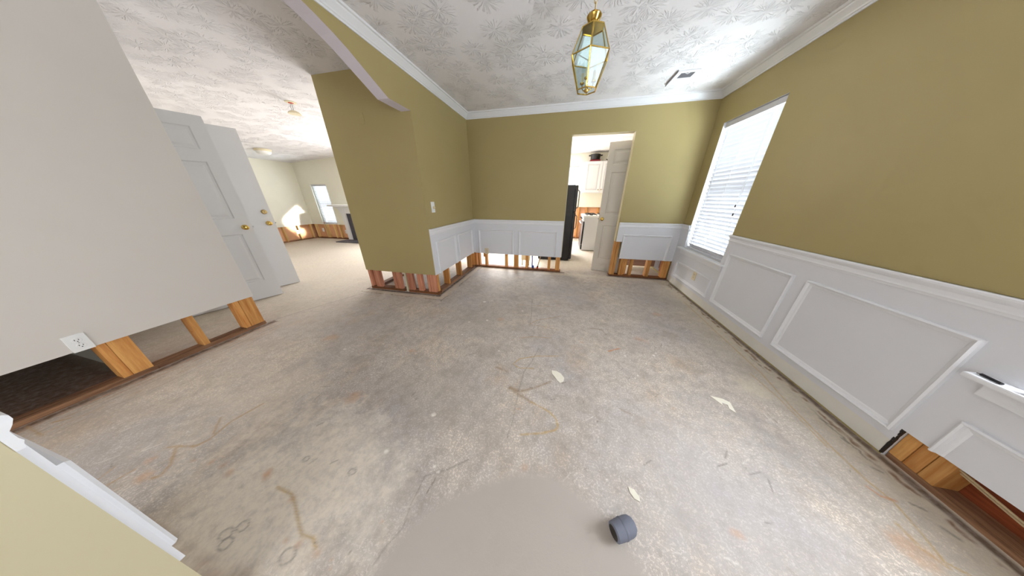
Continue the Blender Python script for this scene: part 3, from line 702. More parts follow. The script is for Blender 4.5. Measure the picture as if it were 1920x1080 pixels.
# ------------------------------------------------------------------ windows and blinds
def window(n, axis, plane, u0, u1, z0, z1, depth, label, out=1):
    """frame at the outer side of the reveal"""
    root = struct(empty('window_%d' % n, (0, 0, 0)), label)
    P = (lambda c0, c1, a, b, z, zz: (c0, c1, a, b, z, zz)) if axis == 'x' else (lambda c0, c1, a, b, z, zz: (a, b, c0, c1, z, zz))
    c0, c1 = plane + depth - 0.04, plane + depth
    t = 0.04
    for nm, a, b, z, zz in (('frame_stile', u0, u0+t, z0, z1), ('frame_stile', u1-t, u1, z0, z1), ('frame_rail', u0+t, u1-t, z0, z0+t), ('frame_rail', u0+t, u1-t, z1-t, z1), ('meeting_rail', u0+t, u1-t, (z0+z1)/2-0.018, (z0+z1)/2+0.018)):
        pbox(nm, M['white'], root, *P(c0, c1, a, b, z, zz))
    for z, zz in ((z0+t, (z0+z1)/2-0.018), ((z0+z1)/2+0.018, z1-t)):
        pbox('pane', M['glass'], root, *P(c0+0.016, c0+0.022, u0+t, u1-t, z, zz))
    return root

def blinds(label, axis, plane, u0, u1, z0, z1, pitch, sw, tilt, group=None, wand=True):
    """hung in the plane; tilt: room-side edge down"""
    root = empty('window_blind', ((plane, (u0+u1)/2, z0) if axis == 'x' else ((u0+u1)/2, plane, z0)))
    tag(root, label, 'blinds', group)
    L = u1-u0; H = z1-z0
    rot = 0 if axis == 'x' else PI/2
    root.rotation_euler = (0, 0, rot)       # local x = out of the room, local y = along
    MB().box(-0.024, 0.024, -L/2, L/2, H-0.052, H).build('headrail', M['blind'], root, 0.003)
    MB().box(-0.022, 0.022, -L/2+0.002, L/2-0.002, 0.004, 0.022).build('bottom_rail', M['blind'], root, 0.003)
    me = None
    n = int((H-0.052-0.03)/pitch)
    s = MB()
    hw = sw/2
    pr = [(-hw, -0.0015), (-hw*0.5, 0.0018), (0, 0.003), (hw*0.5, 0.0018), (hw, -0.0015)]
    top = [(a, b+0.0013) for a, b in pr]; bot = [(a, b-0.0013) for a, b in pr]
    loop = top + bot[::-1]
    ct, stt = math.cos(tilt), math.sin(tilt)
    loop = [(a*ct - b*stt, a*stt + b*ct) for a, b in loop]
    for k in range(len(loop)):
        a, b = loop[k], loop[(k+1) % len(loop)]
        s.quad((a[0], -L/2+0.003, a[1]), (a[0], L/2-0.003, a[1]), (b[0], L/2-0.003, b[1]), (b[0], -L/2+0.003, b[1]))
    s.poly([(a, -L/2+0.003, b) for a, b in loop]); s.poly([(a, L/2-0.003, b) for a, b in loop])
    me = s.mesh('slat', M['blind'])
    for k in range(n):
        o = bpy.data.objects.new('slat', me); COL.objects.link(o); o.parent = root; o.location = (0, 0, 0.045 + k*(H-0.052-0.05)/(n-1))
    for f in (-0.36, 0.0, 0.36):
        c = MB()
        for dx in (-0.027, 0.027): c.tube([(dx, f*L, 0.01), (dx, f*L, H-0.03)], 0.0012, 5)
        c.build('ladder_cord', M['plastic'], root)
    if wand:
        MB().tube([(-0.034, L*0.43, H-0.06), (-0.036, L*0.43, H-0.75)], 0.004, 8).build('tilt_wand', M['plastic'], root)
        c = MB()
        for d in (-0.006, 0.006): c.tube([(-0.032, -L*0.36+d, H-0.05), (-0.034, -L*0.36+d*1.5, 0.50)], 0.0014, 5)
        c.build('lift_cord', M['plastic'], root)
        for dy, z in ((0.0, 0.475), (0.012, 0.56)):
            c = MB(); c.lathe([(0.002, 0), (0.006, 0.006), (0.005, 0.022), (0.0015, 0.03)], (0, 0, 1), (-0.034, -L*0.36+dy, z), 10); c.smooth = True
            c.build('cord_tassel', M['slot'], root)
    return root

window(1, 'x', XR, W1[0], W1[1], W1[2], W1[3], 0.12, 'dining room window in the right wall behind white blinds')
window(2, 'x', XR, W2[0], W2[1], W2[2], W2[3], 0.12, 'near window in the right wall, beyond the frame')
window(3, 'y', LY, LW[0], LW[1], LW[2], LW[3], 0.13, 'narrow living-room window behind blinds')
window(4, 'y', KY, KW[0], KW[1], KW[2], KW[3], 0.14, 'kitchen window beside the wall cabinets')
blinds('white slatted blinds in the dining window on the right wall', 'x', XR+0.040, W1[0]+0.006, W1[1]-0.012, W1[2]+0.004, W1[3]-0.004, 0.0425, 0.050, math.radians(-59))
blinds('white slatted blinds in the far living-room window', 'y', LY+0.04, LW[0]+0.01, LW[1]-0.01, LW[2], LW[3], 0.042, 0.05, math.radians(-50), wand=False)
blinds('white slatted blinds in the kitchen window above the refrigerator', 'y', KY+0.04, KW[0]+0.01, KW[1]-0.01, KW[2], KW[3], 0.042, 0.05, math.radians(-50), wand=False)
# sills
def sill(y0, y1, label):
    o = empty('window_sill', (XR, (y0+y1)/2, 0.56))
    L = (y1-y0)/2
    MB().box(-0.060, 0.10, -L, L, 0.0, 0.022).build('stool', M['white'], o, 0.006)
    MB().box(-0.022, -0.006, -L+0.035, L-0.035, -0.062, 0.0).build('apron', M['white'], o, 0.004)
    return tag(o, label, 'window sill')
sill(2.625, 3.60, 'white window sill under the dining window with blinds')
sill(0.085, 1.085, 'white window sill at the right edge with a dark rod on it')

# ------------------------------------------------------------------ outlets, switch
def duplex(name, label, loc, frame, mat, cat='outlet', up=0.115, wd=0.072):
    """frame: rotation about z so that local -y is out of the wall"""
    o = empty(name, loc, frame); tag(o, label, cat)
    MB().box(-wd/2, wd/2, -0.007, 0.0, -up/2, up/2).build('cover_plate', mat, o, 0.002)
    for s in (-1, 1):
        r = MB().lathe([(0.0165, 0), (0.0165, 0.003), (0.015, 0.0035)], (0, -1, 0), (0, -0.0065, s*0.0195), 16).build('receptacle', mat, o)
        q = MB()
        q.box(-0.0075, -0.0050, -0.0108, -0.0102, s*0.0195-0.001, s*0.0195+0.008); q.box(0.0050, 0.0075, -0.0108, -0.0102, s*0.0195-0.001, s*0.0195+0.007)
        q.lathe([(0.0028, 0), (0.0028, 0.0006)], (0, -1, 0), (0, -0.0102, s*0.0195-0.008), 8)
        q.build('slots', M['slot'], r)
    MB().lathe([(0.003, 0), (0.0025, 0.0012)], (0, -1, 0), (0, -0.0068, 0), 8).build('screw', M['steel'], o)
    return o
# local -y points: rot +90deg -> +x ; rot 0 -> -y ; rot -90deg -> -x
duplex('wall_outlet', 'white duplex outlet at the cut edge of the greige foyer wall', (XF, 0.458, 0.378), PI/2, M['plastic'])
duplex('wall_outlet', 'beige duplex outlet low on the white wainscot of the back wall', (-1.352, YB-0.006, 0.318), 0, M['beige_plastic'])
duplex('wall_outlet', 'beige duplex outlet in the white panel below the blinds', (XR-0.006, 3.075, 0.305), -PI/2, M['beige_plastic'])
sw = empty('dimmer_switch', (XL, 2.508, 1.135), PI/2); tag(sw, 'white wall plate with beige dimmer knob on the olive wall', 'switch')
MB().box(-0.036, 0.036, -0.007, 0, -0.062, 0.062).build('cover_plate', M['plastic'], sw, 0.002)
k = MB(); k.smooth = True; k.lathe([(0.017, 0), (0.016, 0.014), (0.013, 0.018)], (0, -1, 0), (0.004, -0.007, -0.004), 18); k.build('knob', M['beige_plastic'], sw)
# painted-over blank plates
for nm, loc, lab in (('blank_plate', (-0.078, YB, 1.063), 'small olive blank plate on the back wall left of the doorway'), ('blank_plate', (-2.20, YP, 2.02), 'small olive blank plate high on the pillar wall')):
    o = empty(nm, loc); tag(o, lab, 'wall plate')
    MB().box(-0.034, 0.034, -0.004, 0, -0.05, 0.05).build('cover_plate', M['olive_pale'] if nm == 'x' else M['olive'], o, 0.0015)
    for s in (-1, 1): MB().lathe([(0.003, 0), (0.002, 0.001)], (0, -1, 0), (0, -0.004, s*0.03), 8).build('screw', M['olive'], o)

# ------------------------------------------------------------------ doors
def lathe_part(name, prof, axis, origin, mat, parent, n=20):
    mb = MB(); mb.smooth = True; mb.lathe(prof, axis, origin, n); return mb.build(name, mat, parent)
def knob_set(door, x, y, z, out, mat):
    r = lathe_part('rosette', [(0.030, 0), (0.030, 0.004), (0.024, 0.010), (0.012, 0.014)], (0, out, 0), (x, y, z), mat, door)
    lathe_part('knob', [(0.011, 0.010), (0.010, 0.026), (0.020, 0.032), (0.027, 0.042), (0.026, 0.052), (0.018, 0.058), (0.006, 0.060)], (0, out, 0), (x, y, z), mat, r)
def panel_door(n, label, hinge, ang, width, height, thick, cols, rows, mat, knob_x, knob_z, knob_mat, z0=0.008, deadbolt=None, both=False):
    """local x along the door from the hinge, local -y is the face seen"""
    o = empty('door_%d' % n, (hinge[0], hinge[1], z0), ang); struct(o, label)
    mb = MB(); slab(mb, 'y', -thick/2, thick/2, 0, width, 0, height, [(a, b, c, d) for a, b in cols for c, d in rows], (0, 0, 0))
    mb.build('leaf', mat, o)
    for a, b in cols:
        for c, d in rows:
            p = MB(); yo = -thick/2 + 0.009; t = 0.014
            def ring(i, y): return [(a+i, y, c+i), (b-i, y, c+i), (b-i, y, d-i), (a+i, y, d-i)]
            R = [ring(0, -thick/2), ring(0.010, yo), ring(0.026, yo), ring(0.046, -thick/2+0.002)]
            R2 = [[(x, -y, z) for x, y, z in r] for r in R]
            for RR in (R, R2):
                for q, w2 in zip(RR[:-1], RR[1:]):
                    for k in range(4): p.quad(q[k], q[(k+1)%4], w2[(k+1)%4], w2[k])
                p.quad(*RR[-1])
            p.build('door_panel', mat, o)
    for s in ((-1, 1) if both else (-1,)):
        knob_set(o, knob_x, s*thick/2, knob_z, s, knob_mat)
    if deadbolt:
        r = lathe_part('deadbolt', [(0.030, 0), (0.029, 0.008), (0.020, 0.013), (0.019, 0.018)], (0, -1, 0), (knob_x, -thick/2, deadbolt), M['oldbrass'], o)
        MB().box(knob_x-0.003, knob_x+0.003, -thick/2-0.0195, -thick/2-0.0175, deadbolt-0.008, deadbolt+0.008).build('keyway', M['slot'], r)
    lt = MB().box(width, width+0.0015, -0.012, 0.012, knob_z-0.028, knob_z+0.028).build('latch_plate', M['oldbrass'], o)
    MB().box(width, width+0.012, -0.006, 0.006, knob_z-0.008, knob_z+0.008).build('latch_bolt', M['steel'], lt)
    return o
aA = PI/2 - math.radians(19)
ux, uy = math.cos(aA), math.sin(aA)
# face seen looks towards +x: local -y after rotation aA = (sin aA, -cos aA) -> +x
panel_door(1, 'white six-panel door with brass knob standing behind the foyer wall', (-3.760-0.76*ux, 1.915-0.76*uy), aA, 0.76, 2.01, 0.035,
           [(0.105, 0.335), (0.425, 0.655)], [(0.235, 0.830), (1.010, 1.590), (1.700, 1.905)], M['door'], 0.700, 0.905, M['brass'])
aB = PI/2 - math.radians(18)
ux, uy = math.cos(aB), math.sin(aB)
DB = panel_door(2, 'flat white slab door with brass knob and deadbolt behind the panelled door', (-4.038-0.86*ux, 2.312-0.86*uy), aB, 0.86, 2.015, 0.042, [], [], M['door'], 0.795, 0.905, M['brass'], deadbolt=1.055)
# two small marks of old hardware on the slab door's near leaf
aC = math.atan2(-0.06, 0.30)
panel_door(3, 'narrow tan three-panel door standing open in the kitchen doorway', (0.585+0.50*math.cos(aC)+0.0, 4.02+0.50*math.sin(aC)), aC+PI, 0.50, 2.0, 0.035,
           [(0.085, 0.415)], [(0.225, 0.80), (0.98, 1.60), (1.70, 1.90)], M['door_tan'], 0.445, 0.905, M['brass'], both=True)

# ------------------------------------------------------------------ dining lantern
def lantern():
    root = empty('pendant_lantern', (0.072, 1.87, 1.885)); tag(root, 'brass and glass lantern hanging from a chain in the dining room', 'pendant lamp')
    zb, zm, zt = 0.012, 0.175, 0.305; rb, rm, rt = 0.064, 0.124, 0.069
    def hx(r, z): return [Vector((r*math.cos(-PI/2 + k*PI/3 - 0.06), r*math.sin(-PI/2 + k*PI/3 - 0.06), z)) for k in range(6)]
    B_, Mi, T = hx(rb, zb), hx(rm, zm), hx(rt, zt)
    fr = MB()
    for R in (B_, Mi, T):
        for k in range(6): fr.bar(R[k], R[(k+1)%6], 0.0055)
    for k in range(6): fr.bar(B_[k], Mi[k], 0.0055); fr.bar(Mi[k], T[k], 0.0055)
    fr.build('frame', M['brass'], root)
    for lo, hi in ((B_, Mi), (Mi, T)):
        for k in range(6):
            a, b, c, d = lo[k], lo[(k+1)%6], hi[(k+1)%6], hi[k]
            cen = (a+b+c+d)/4; nrm = (b-a).cross(d-a).normalized()*0.0015
            q = [cen + (p-cen)*0.965 for p in (a, b, c, d)]
            g = MB(); F1 = [p+nrm for p in q]; F2 = [p-nrm for p in q]
            g.quad(*F1); g.quad(*F2[::-1])
            for i in range(4): g.quad(F1[i], F1[(i+1)%4], F2[(i+1)%4], F2[i])
            g.build('pane', M['lampglass'], root)
    # top plate and bell-shaped cap
    tp = MB(); tp.poly([p for p in hx(rt*0.98, zt)]); tp.poly([p for p in hx(rt*0.98, zt+0.004)])
    U, D_ = hx(rt*0.98, zt+0.004), hx(rt*0.98, zt)
    for k in range(6): tp.quad(D_[k], D_[(k+1)%6], U[(k+1)%6], U[k])
    tp.build('top_plate', M['brass'], root)
    lathe_part('finial', [(0.016, zt+0.003), (0.018, zt+0.012), (0.028, zt+0.026), (0.040, zt+0.042), (0.044, zt+0.052), (0.040, zt+0.060), (0.026, zt+0.069), (0.014, zt+0.073), (0.008, zt+0.080)], (0,0,1), (0,0,0), M['brass'], root, 28)
    z = zt + 0.084; k = 0
    while z < ZC - 1.885 - 0.06:
        c = MB(); c.smooth = True
        pts = []
        for i in range(17):
            a = 2*PI*i/16; px, pz = 0.009*math.cos(a), 0.019*math.sin(a)
            pts.append((px if k % 2 else 0, 0 if k % 2 else px, z + 0.012 + pz))
        c.tube(pts, 0.0022, 6); c.build('chain_link', M['brass'], root)
        z += 0.029; k += 1
    lathe_part('canopy', [(0.006, ZC-1.885-0.045), (0.014, ZC-1.885-0.035), (0.05, ZC-1.885-0.018), (0.058, ZC-1.885-0.002), (0.058, ZC-1.885)], (0,0,1), (0,0,0), M['brass'], root, 24)
    cable = MB(); cable.tube([(0.004, 0.004, zt+0.075), (0.006, -0.003, zt+0.12), (0.002, 0.002, ZC-1.885-0.03)], 0.002, 6); cable.build('cable', M['candle'], root)
    # candle cluster
    lathe_part('cluster_hub', [(0.004, 0.000), (0.012, 0.004), (0.016, 0.014), (0.010, 0.022), (0.006, 0.05), (0.006, zt)], (0,0,1), (0,0,0), M['brass'], root, 16)
    for q in range(3):
        a = PI*0.1 + q*2*PI/3; cx, cy = 0.042*math.cos(a), 0.042*math.sin(a)
        arm = MB(); arm.smooth = True
        arm.tube([(0.006*math.cos(a), 0.006*math.sin(a), 0.016), (0.026*math.cos(a), 0.026*math.sin(a), 0.018), (0.038*math.cos(a), 0.038*math.sin(a), 0.032), (cx, cy, 0.055)], 0.003, 6)
        ao = arm.build('candle_arm', M['brass'], root)
        lathe_part('candle_cup', [(0.004, 0.052), (0.014, 0.058), (0.015, 0.064), (0.010, 0.066)], (0,0,1), (cx, cy, 0), M['brass'], ao, 14)
        lathe_part('candle_sleeve', [(0.009, 0.064), (0.009, 0.110), (0.006, 0.113)], (0,0,1), (cx, cy, 0), M['oldbrass'] if q == 0 else M['candle'], ao, 12)
        lathe_part('bulb', [(0.005, 0.112), (0.010, 0.122), (0.011, 0.132), (0.006, 0.150), (0.0015, 0.160)], (0,0,1), (cx, cy, 0), M['lampglass'], ao, 12)
    return root
lantern()

# ------------------------------------------------------------------ ceiling vent
v = empty('ceiling_vent', (1.095, 3.25, ZC)); tag(v, 'small grey air vent with hanging white frame in the dining ceiling', 'vent')
mb = MB(); slab_pts = [(-0.10, 0.10, -0.13, -0.09), (-0.10, 0.10, 0.02, 0.165), (-0.10, -0.055, -0.09, 0.02), (0.072, 0.10, -0.09, 0.02)]
for a, b, c, d in slab_pts: mb.box(a, b, c, d, -0.010, 0.0)
mb.build('frame', M['vent_white'], v, 0.0015)
MB().box(-0.055, 0.072, -0.09, 0.02, -0.002, 0.0).build('backing', M['grille'], v)
for k in range(9): 
    y = -0.084 + k*0.0122
    MB().bar((-0.055, y, -0.006), (0.072, y, -0.006), 0.0016, 0.006).build('louvre', M['grille'], v)
MB().box(-0.105, -0.100, -0.14, 0.17, -0.018, 0.0).build('side_lip', M['grille'], v)
MB().tube([(-0.02, -0.092, -0.012), (0.0, -0.094, -0.020), (0.02, -0.092, -0.012)], 0.003, 6).build('lever', M['vent_white'], v)

# ------------------------------------------------------------------ hall ceiling remains
h = empty('hanging_light_socket', (-3.70, 2.82, ZC)); tag(h, 'bare ceiling box with loose wires and a hanging cream cap in the hall', 'light fixture')
lathe_part('ceiling_box', [(0.062, 0), (0.062, -0.006), (0.05, -0.008)], (0,0,1), (0,0,0), M['candle'], h, 20)
lathe_part('box_opening', [(0.030, -0.008), (0.030, -0.010)], (0,0,1), (0,0,0), M['red'], h, 16)
for s in (-1, 1):
    c = MB(); c.smooth = True; c.tube([(0.012*s, 0, -0.010), (0.016*s-0.01, 0.0, -0.05), (0.010*s, 0, -0.095)], 0.0022, 6); c.build('wire', M['cable'], h)
lathe_part('canopy_cap', [(0.004, -0.088), (0.030, -0.094), (0.055, -0.108), (0.070, -0.126), (0.071, -0.130)], (0,0,1), (0.005, 0, 0), M['candle'], h, 24)
zl = 2.42 - (4.2-6.85)/-4.1*0.25 + 0
zl = 2.42 + (-6.85+4.2)*(0.25/4.1)
h = empty('flush_ceiling_light', (-6.85, 4.26, zl + 0.004)); tag(h, 'cream flush light fixture on the far living-room ceiling', 'light fixture')
lathe_part('base', [(0.145, 0), (0.145, -0.04), (0.135, -0.045)], (0,0,1), (0,0,0), M['candle'], h, 28)
lathe_part('glass_dome', [(0.135, -0.045), (0.12, -0.08), (0.085, -0.105), (0.04, -0.118), (0.01, -0.12)], (0,0,1), (0,0,0), M['plastic'], h, 28)

# ------------------------------------------------------------------ pipes under the walls
def pipe(name, pts, r, mat, label, cat='pipe'):
    b = Vector(pts[0]); o = empty(name, b); tag(o, label, cat)
    mb = MB(); mb.smooth = True; mb.tube([Vector(p)-b for p in pts], r, 12); mb.build('tube', M[mat], o)
    return o
o = pipe('drain_pipe', [(-2.098, YP+0.05, 0.0), (-2.098, YP+0.05, 0.292)], 0.020, 'pvc', 'cream plastic pipe between the studs under the pillar wall')
lathe_part('coupling', [(0.024, 0), (0.024, 0.05)], (0,0,1), (0, 0, 0.0), M['pvc'], o, 14)
o = pipe('water_pipe', [(-0.495, YB+0.06, 0.0), (-0.494, YB+0.06, 0.15), (-0.498, YB+0.06, 0.278)], 0.010, 'blue', 'blue water pipe rising under the back wall')
MB().box(0.004, 0.034, -0.012, 0.012, 0.03, 0.08).build('clamp', M['blue'], o, 0.004)
o = pipe('water_pipe', [(-0.405, YB+0.06, 0.0), (-0.390, YB+0.06, 0.07), (-0.342, YB+0.06, 0.278)], 0.009, 'wire', 'leaning pale pipe with a red foot under the back wall')
MB().tube([(-0.004, 0, 0.0), (0.012, 0, 0.055)], 0.017, 10).build('red_sleeve', M['red'], o)
MB().tube([(0.012, 0, 0.055), (0.016, 0, 0.075)], 0.015, 10).build('collar', M['slot'], o)
o = empty('wall_panel_scrap', (-0.66, YB+0.30, 0.0)); tag(o, 'beige board scrap standing on the kitchen floor behind the studs', 'board')
MB().box(-0.085, 0.085, 0.0, 0.02, 0.10, 0.42).build('board_sheet', M['olive_pale'], o)
MB().box(-0.075, -0.055, 0.0, 0.02, 0.0, 0.10).build('leg', M['olive_pale'], o); MB().box(0.055, 0.075, 0.0, 0.02, 0.0, 0.10).build('leg', M['olive_pale'], o)

# ------------------------------------------------------------------ kitchen
def fridge():
    o = empty('refrigerator', (-0.13, 4.88, 0.0)); tag(o, 'black refrigerator seen from its side through the kitchen doorway', 'refrigerator')
    MB().box(-0.34, 0.30, -0.36, 0.36, 0.03, 1.46).build('body', M['black'], o, 0.008)
    for a, b in ((0.05, 0.98), (0.99, 1.455)): MB().box(0.302, 0.352, -0.36, 0.36, a, b).build('door', M['black'], o, 0.010)
    for z0, z1 in ((0.66, 0.93), (1.05, 1.38)):
        m_ = MB(); m_.smooth = True; m_.tube([(0.352, -0.30, z0), (0.385, -0.30, z0+0.03), (0.385, -0.30, z1-0.03), (0.352, -0.30, z1)], 0.010, 8); m_.build('handle', M['steel'], o)
    for x in (-0.28, 0.24):
        for y in (-0.30, 0.30): MB().box(x-0.02, x+0.02, y-0.02, y+0.02, 0, 0.03).build('foot', M['slot'], o)
    MB().box(-0.33, 0.30, -0.352, -0.345, 0.012, 0.03).build('toe_grille', M['slot'], o)
fridge()
def stove():
    o = empty('gas_stove', (0.82, 5.98, 0.0)); tag(o, 'white gas stove with black oven door in the kitchen', 'stove')
    MB().box(-0.31, 0.31, -0.38, 0.38, 0.02, 0.80).build('body', M['door'], o, 0.006)
    d = MB().box(-0.35, -0.312, -0.37, 0.37, 0.16, 0.70).build('oven_door', M['black'], o, 0.006)
    t = MB(); t.smooth = True; t.tube([(-0.352, -0.30, 0.66), (-0.39, -0.30, 0.66), (-0.39, 0.30, 0.66), (-0.352, 0.30, 0.66)], 0.012, 8); t.build('handle', M['plastic'], d)
    MB().box(-0.345, -0.312, -0.37, 0.37, 0.03, 0.15).build('drawer', M['black'], o, 0.005)
    MB().box(-0.35, -0.312, -0.38, 0.38, 0.71, 0.80).build('control_panel', M['plastic'], o, 0.005)
    for k in range(5): lathe_part('control_knob', [(0.020, 0), (0.018, 0.018), (0.012, 0.026)], (-1, 0, 0), (-0.35, -0.30+0.15*k, 0.755), M['chrome_dark'] if k else M['plastic'], o, 14)
    MB().box(-0.36, 0.32, -0.385, 0.385, 0.80, 0.845).build('cooktop', M['plastic'], o, 0.008)
    for cx in (-0.16, 0.16):
        for cy in (-0.19, 0.19):
            g = MB()
            for s in (-1, 0, 1):
                g.bar((cx-0.12, cy+0.09*s, 0.868), (cx+0.12, cy+0.09*s, 0.868), 0.010); g.bar((cx+0.11*s, cy-0.13, 0.868), (cx+0.11*s, cy+0.13, 0.868), 0.010)
            for sx in (-1, 1):
                for sy in (-1, 1): g.bar((cx+0.11*sx, cy+0.12*sy, 0.845), (cx+0.11*sx, cy+0.12*sy, 0.872), 0.010)
            g.build('grate', M['black'], o)
            lathe_part('burner', [(0.04, 0.845), (0.038, 0.855), (0.02, 0.860)], (0,0,1), (cx, cy, 0), M['chrome_dark'], o, 16)
    MB().box(0.27, 0.32, -0.385, 0.385, 0.845, 0.93).build('backguard', M['plastic'], o, 0.006)
stove()
def wall_cabinet():
    o = empty('wall_cabinet', (0.80, KY-0.16, 1.37)); tag(o, 'white raised-panel wall cabinet above the stove in the kitchen', 'cabinet')
    MB().box(-0.33, 0.58, -0.15, 0.16, 0, 0.80).build('body', M['white'], o, 0.003)
    for x0, x1, kx in ((-0.315, 0.115, 0.085), (0.135, 0.565, 0.165)):
        d = MB(); slab(d, 'y', -0.170, -0.152, x0, x1, 0.015, 0.785, [(x0+0.06, x1-0.06, 0.075, 0.725)], (0, 0, 0))
        do = d.build('door', M['white'], o)
        a, b, c, e = x0+0.06, x1-0.06, 0.075, 0.725
        p = MB()
        def ring(i, y): return [(a+i, y, c+i), (b-i, y, c+i), (b-i, y, e-i), (a+i, y, e-i)]
        R = [ring(0, -0.153), ring(0.008, -0.158), ring(0.035, -0.168)]
        for q, w2 in zip(R[:-1], R[1:]):
            for k in range(4): p.quad(q[k], q[(k+1)%4], w2[(k+1)%4], w2[k])
        p.quad(*R[-1]); p.build('raised_panel', M['white_panel'], do)
        lathe_part('knob', [(0.006, 0), (0.006, 0.014), (0.015, 0.020), (0.013, 0.028)], (0,-1,0), (kx, -0.170, 0.085), M['oldbrass'], do, 14)
wall_cabinet()
o = empty('roasting_pan', (0.72, KY-0.17, 2.17)); tag(o, 'black roasting pan on a dark red lid on top of the kitchen cabinet', 'pan')
MB().box(-0.14, 0.13, -0.11, 0.11, 0.0, 0.045).build('lid', M['redbox'], o, 0.012)
mb = MB(); mb.lathe([(0.11, 0.045), (0.125, 0.055), (0.130, 0.165), (0.138, 0.17), (0.138, 0.178)], (0,0,1), (0,0,0), 24); mb.smooth = True; mb.build('pan_body', M['black'], o)
for s in (-1, 1):
    m_ = MB(); m_.smooth = True; m_.tube([(0.13*s, -0.04, 0.15), (0.175*s, -0.04, 0.155), (0.175*s, 0.04, 0.155), (0.13*s, 0.04, 0.15)], 0.010, 8); m_.build('handle', M['black'], o)
mb = MB(); mb.lathe([(0.128, 0.176), (0.10, 0.19), (0.03, 0.20), (0.03, 0.205)], (0,0,1), (0,0,0), 24); mb.smooth = True; mb.build('pan_cover', M['steel'], o)
o = empty('skillet', (1.17, KY-0.17, 2.17)); tag(o, 'black frying pan lying flat on top of the kitchen cabinet', 'pan')
mb = MB(); mb.smooth = True; mb.lathe([(0.09, 0), (0.12, 0.03), (0.125, 0.032), (0.118, 0.030), (0.088, 0.004)], (0,0,1), (0,0,0), 24); mb.build('bowl', M['black'], o)
MB().bar((-0.11, 0, 0.028), (-0.17, -0.10, 0.045), 0.022, 0.010).build('handle', M['black'], o)

# ------------------------------------------------------------------ living room: mantel, hearth, boxes
o = empty('fireplace_mantel', (-5.93, LY, 0.0)); tag(o, 'white fireplace mantel with curved bracket in the far living room', 'fireplace')
MB().box(-0.92, 0.92, -0.26, 0.0, 1.00, 1.055).build('shelf', M['white'], o, 0.006)
for s in (-1, 1):
    MB().box(min(s*0.66, s*0.54), max(s*0.66, s*0.54), -0.10, 0.0, 0, 1.0).build('pilaster', M['white'], o, 0.004)
    br = MB(); prof = [(0.66, 1.0), (0.90, 1.0), (0.895, 0.975), (0.84, 0.965), (0.78, 0.93), (0.72, 0.86), (0.68, 0.76), (0.66, 0.66)]
    A = [(s*x, -0.09, z) for x, z in prof]; B2 = [(s*x, -0.01, z) for x, z in prof]
    br.poly(A); br.poly(B2[::-1])
    for k in range(len(prof)): br.quad(A[k], A[(k+1)%len(prof)], B2[(k+1)%len(prof)], B2[k])
    br.build('curved_bracket', M['white'], o)
MB().box(-0.54, 0.54, -0.09, 0.0, 0.80, 1.0).build('frieze', M['white'], o, 0.004)
MB().box(-0.54, 0.54, -0.05, 0.0, 0.0, 0.80).build('firebox', M['hearth'], o)
o = empty('hearth_slab', (-5.93, LY-0.30, 0.0)); tag(o, 'dark slate hearth slab on the living-room floor', 'hearth')
for k in range(4): MB().box(-0.72+0.36*k+0.003, -0.36+0.36*k-0.003, -0.19, 0.19, 0, 0.022).build('hearth_tile', M['hearth'], o, 0.003)
for i, (loc, rz, lab) in enumerate([((LX-0.012, 5.055, 0.26), PI/2, 'white outlet box on the left living-room stud'), ((-7.66, LY+0.012, 0.27), 0, 'white outlet box between studs in the living-room corner'), ((-6.74, LY+0.012, 0.24), 0, 'white outlet box beside the fireplace mantel')]):
    duplex('outlet_box', lab, loc, rz, M['plastic'])

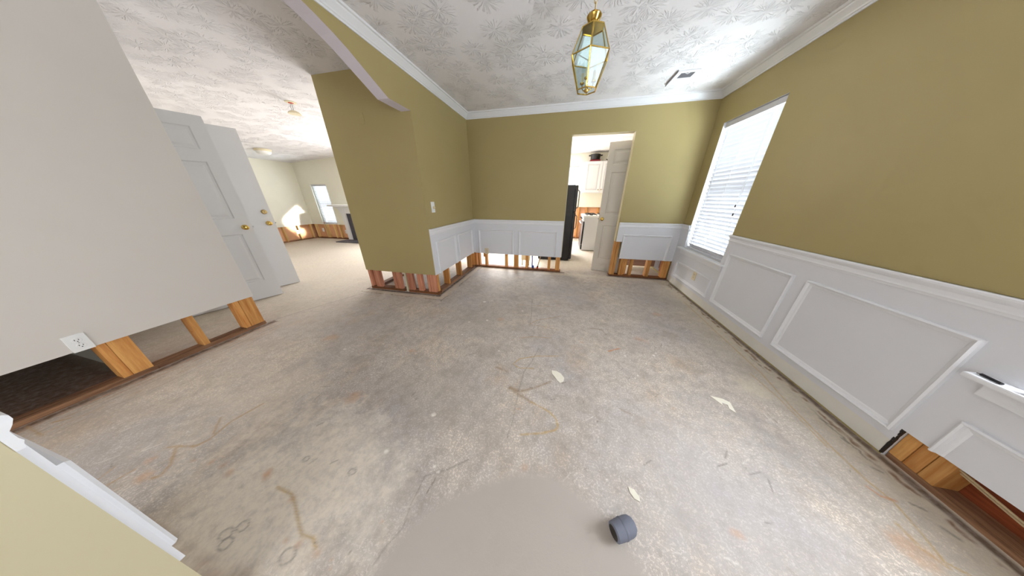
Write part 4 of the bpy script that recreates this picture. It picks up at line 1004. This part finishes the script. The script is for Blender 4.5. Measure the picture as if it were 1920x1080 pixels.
# ------------------------------------------------------------------ small things
o = empty('rubber_cap', (0.345, 0.490, 0.0), math.radians(28)); tag(o, 'slate-grey rounded rubber cap lying on the concrete floor', 'cap')
mb = MB(); mb.smooth = True
mb.lathe([(0.026, -0.050), (0.032, -0.046), (0.034, -0.02), (0.034, 0.015), (0.031, 0.030), (0.023, 0.041), (0.010, 0.046)], (1, 0, 0), (0, 0, 0.034), 28); mb.build('shell', M['slate'], o)
mb = MB(); mb.smooth = True; mb.lathe([(0.0345, -0.012), (0.0355, -0.010), (0.0355, -0.004), (0.0345, -0.002)], (1, 0, 0), (0, 0, 0.034), 28); mb.build('rib', M['slate'], o)
MB().lathe([(0.024, -0.0502), (0.020, -0.0505)], (1, 0, 0), (0, 0, 0.034), 20).build('mouth', M['slot'], o)
o = empty('metal_rod', (1.697, 1.035, 0.582), 0); tag(o, 'short dark rod lying on the near window sill', 'rod')
MB().tube([(0.004, 0.026, 0.006), (-0.004, -0.026, 0.006)], 0.005, 10).build('shaft', M['cable'], o)
MB().tube([(0.0055, 0.036, 0.004), (0.004, 0.026, 0.006)], 0.0025, 8).build('tip', M['steel'], o)
o = empty('glass_jar', (1.712, 0.955, 0.582)); tag(o, 'pale glass jar standing on the near window sill', 'jar')
lathe_part('jar_body', [(0.012, 0), (0.020, 0.003), (0.022, 0.02), (0.020, 0.045), (0.014, 0.052)], (0,0,1), (0,0,0), M['plastic'], o, 20)
lathe_part('lid', [(0.016, 0.052), (0.016, 0.062), (0.012, 0.064)], (0,0,1), (0,0,0), M['steel'], o, 20)
def chip(loc, pts, t, label, rz=0):
    o = empty('plaster_chip', loc, rz); tag(o, label, 'debris', 'plaster chips on the floor')
    mb = MB(); A = [(x, y, t) for x, y in pts]; B2 = [(x, y, 0.0005) for x, y in pts]
    mb.poly(A); mb.poly(B2[::-1])
    for k in range(len(pts)): mb.quad(B2[k], B2[(k+1)%len(pts)], A[(k+1)%len(pts)], A[k])
    mb.build('flake', M['chip'], o, 0.0006)
chip((0.060, 1.245, 0), [(-0.045, 0.060), (-0.008, 0.062), (0.026, 0.042), (0.052, 0.005), (0.046, -0.030), (0.022, -0.048), (0.000, -0.030), (-0.016, -0.004), (-0.040, 0.026)], 0.004, 'white plaster chip on the floor in the middle of the room')
chip((1.130, 1.262, 0), [(-0.050, 0.055), (0.020, 0.045), (0.048, 0.025), (0.035, -0.055), (0.012, -0.030), (0.020, 0.0), (-0.005, 0.010), (-0.012, -0.010), (-0.030, 0.020)], 0.003, 'cream paint chip on the floor near the right wall')
chip((0.426, 0.628, 0), [(-0.020, 0.026), (0.004, 0.020), (0.020, -0.004), (0.018, -0.022), (-0.004, -0.016), (-0.018, 0.004)], 0.003, 'small white chip on the floor near the grey cap')
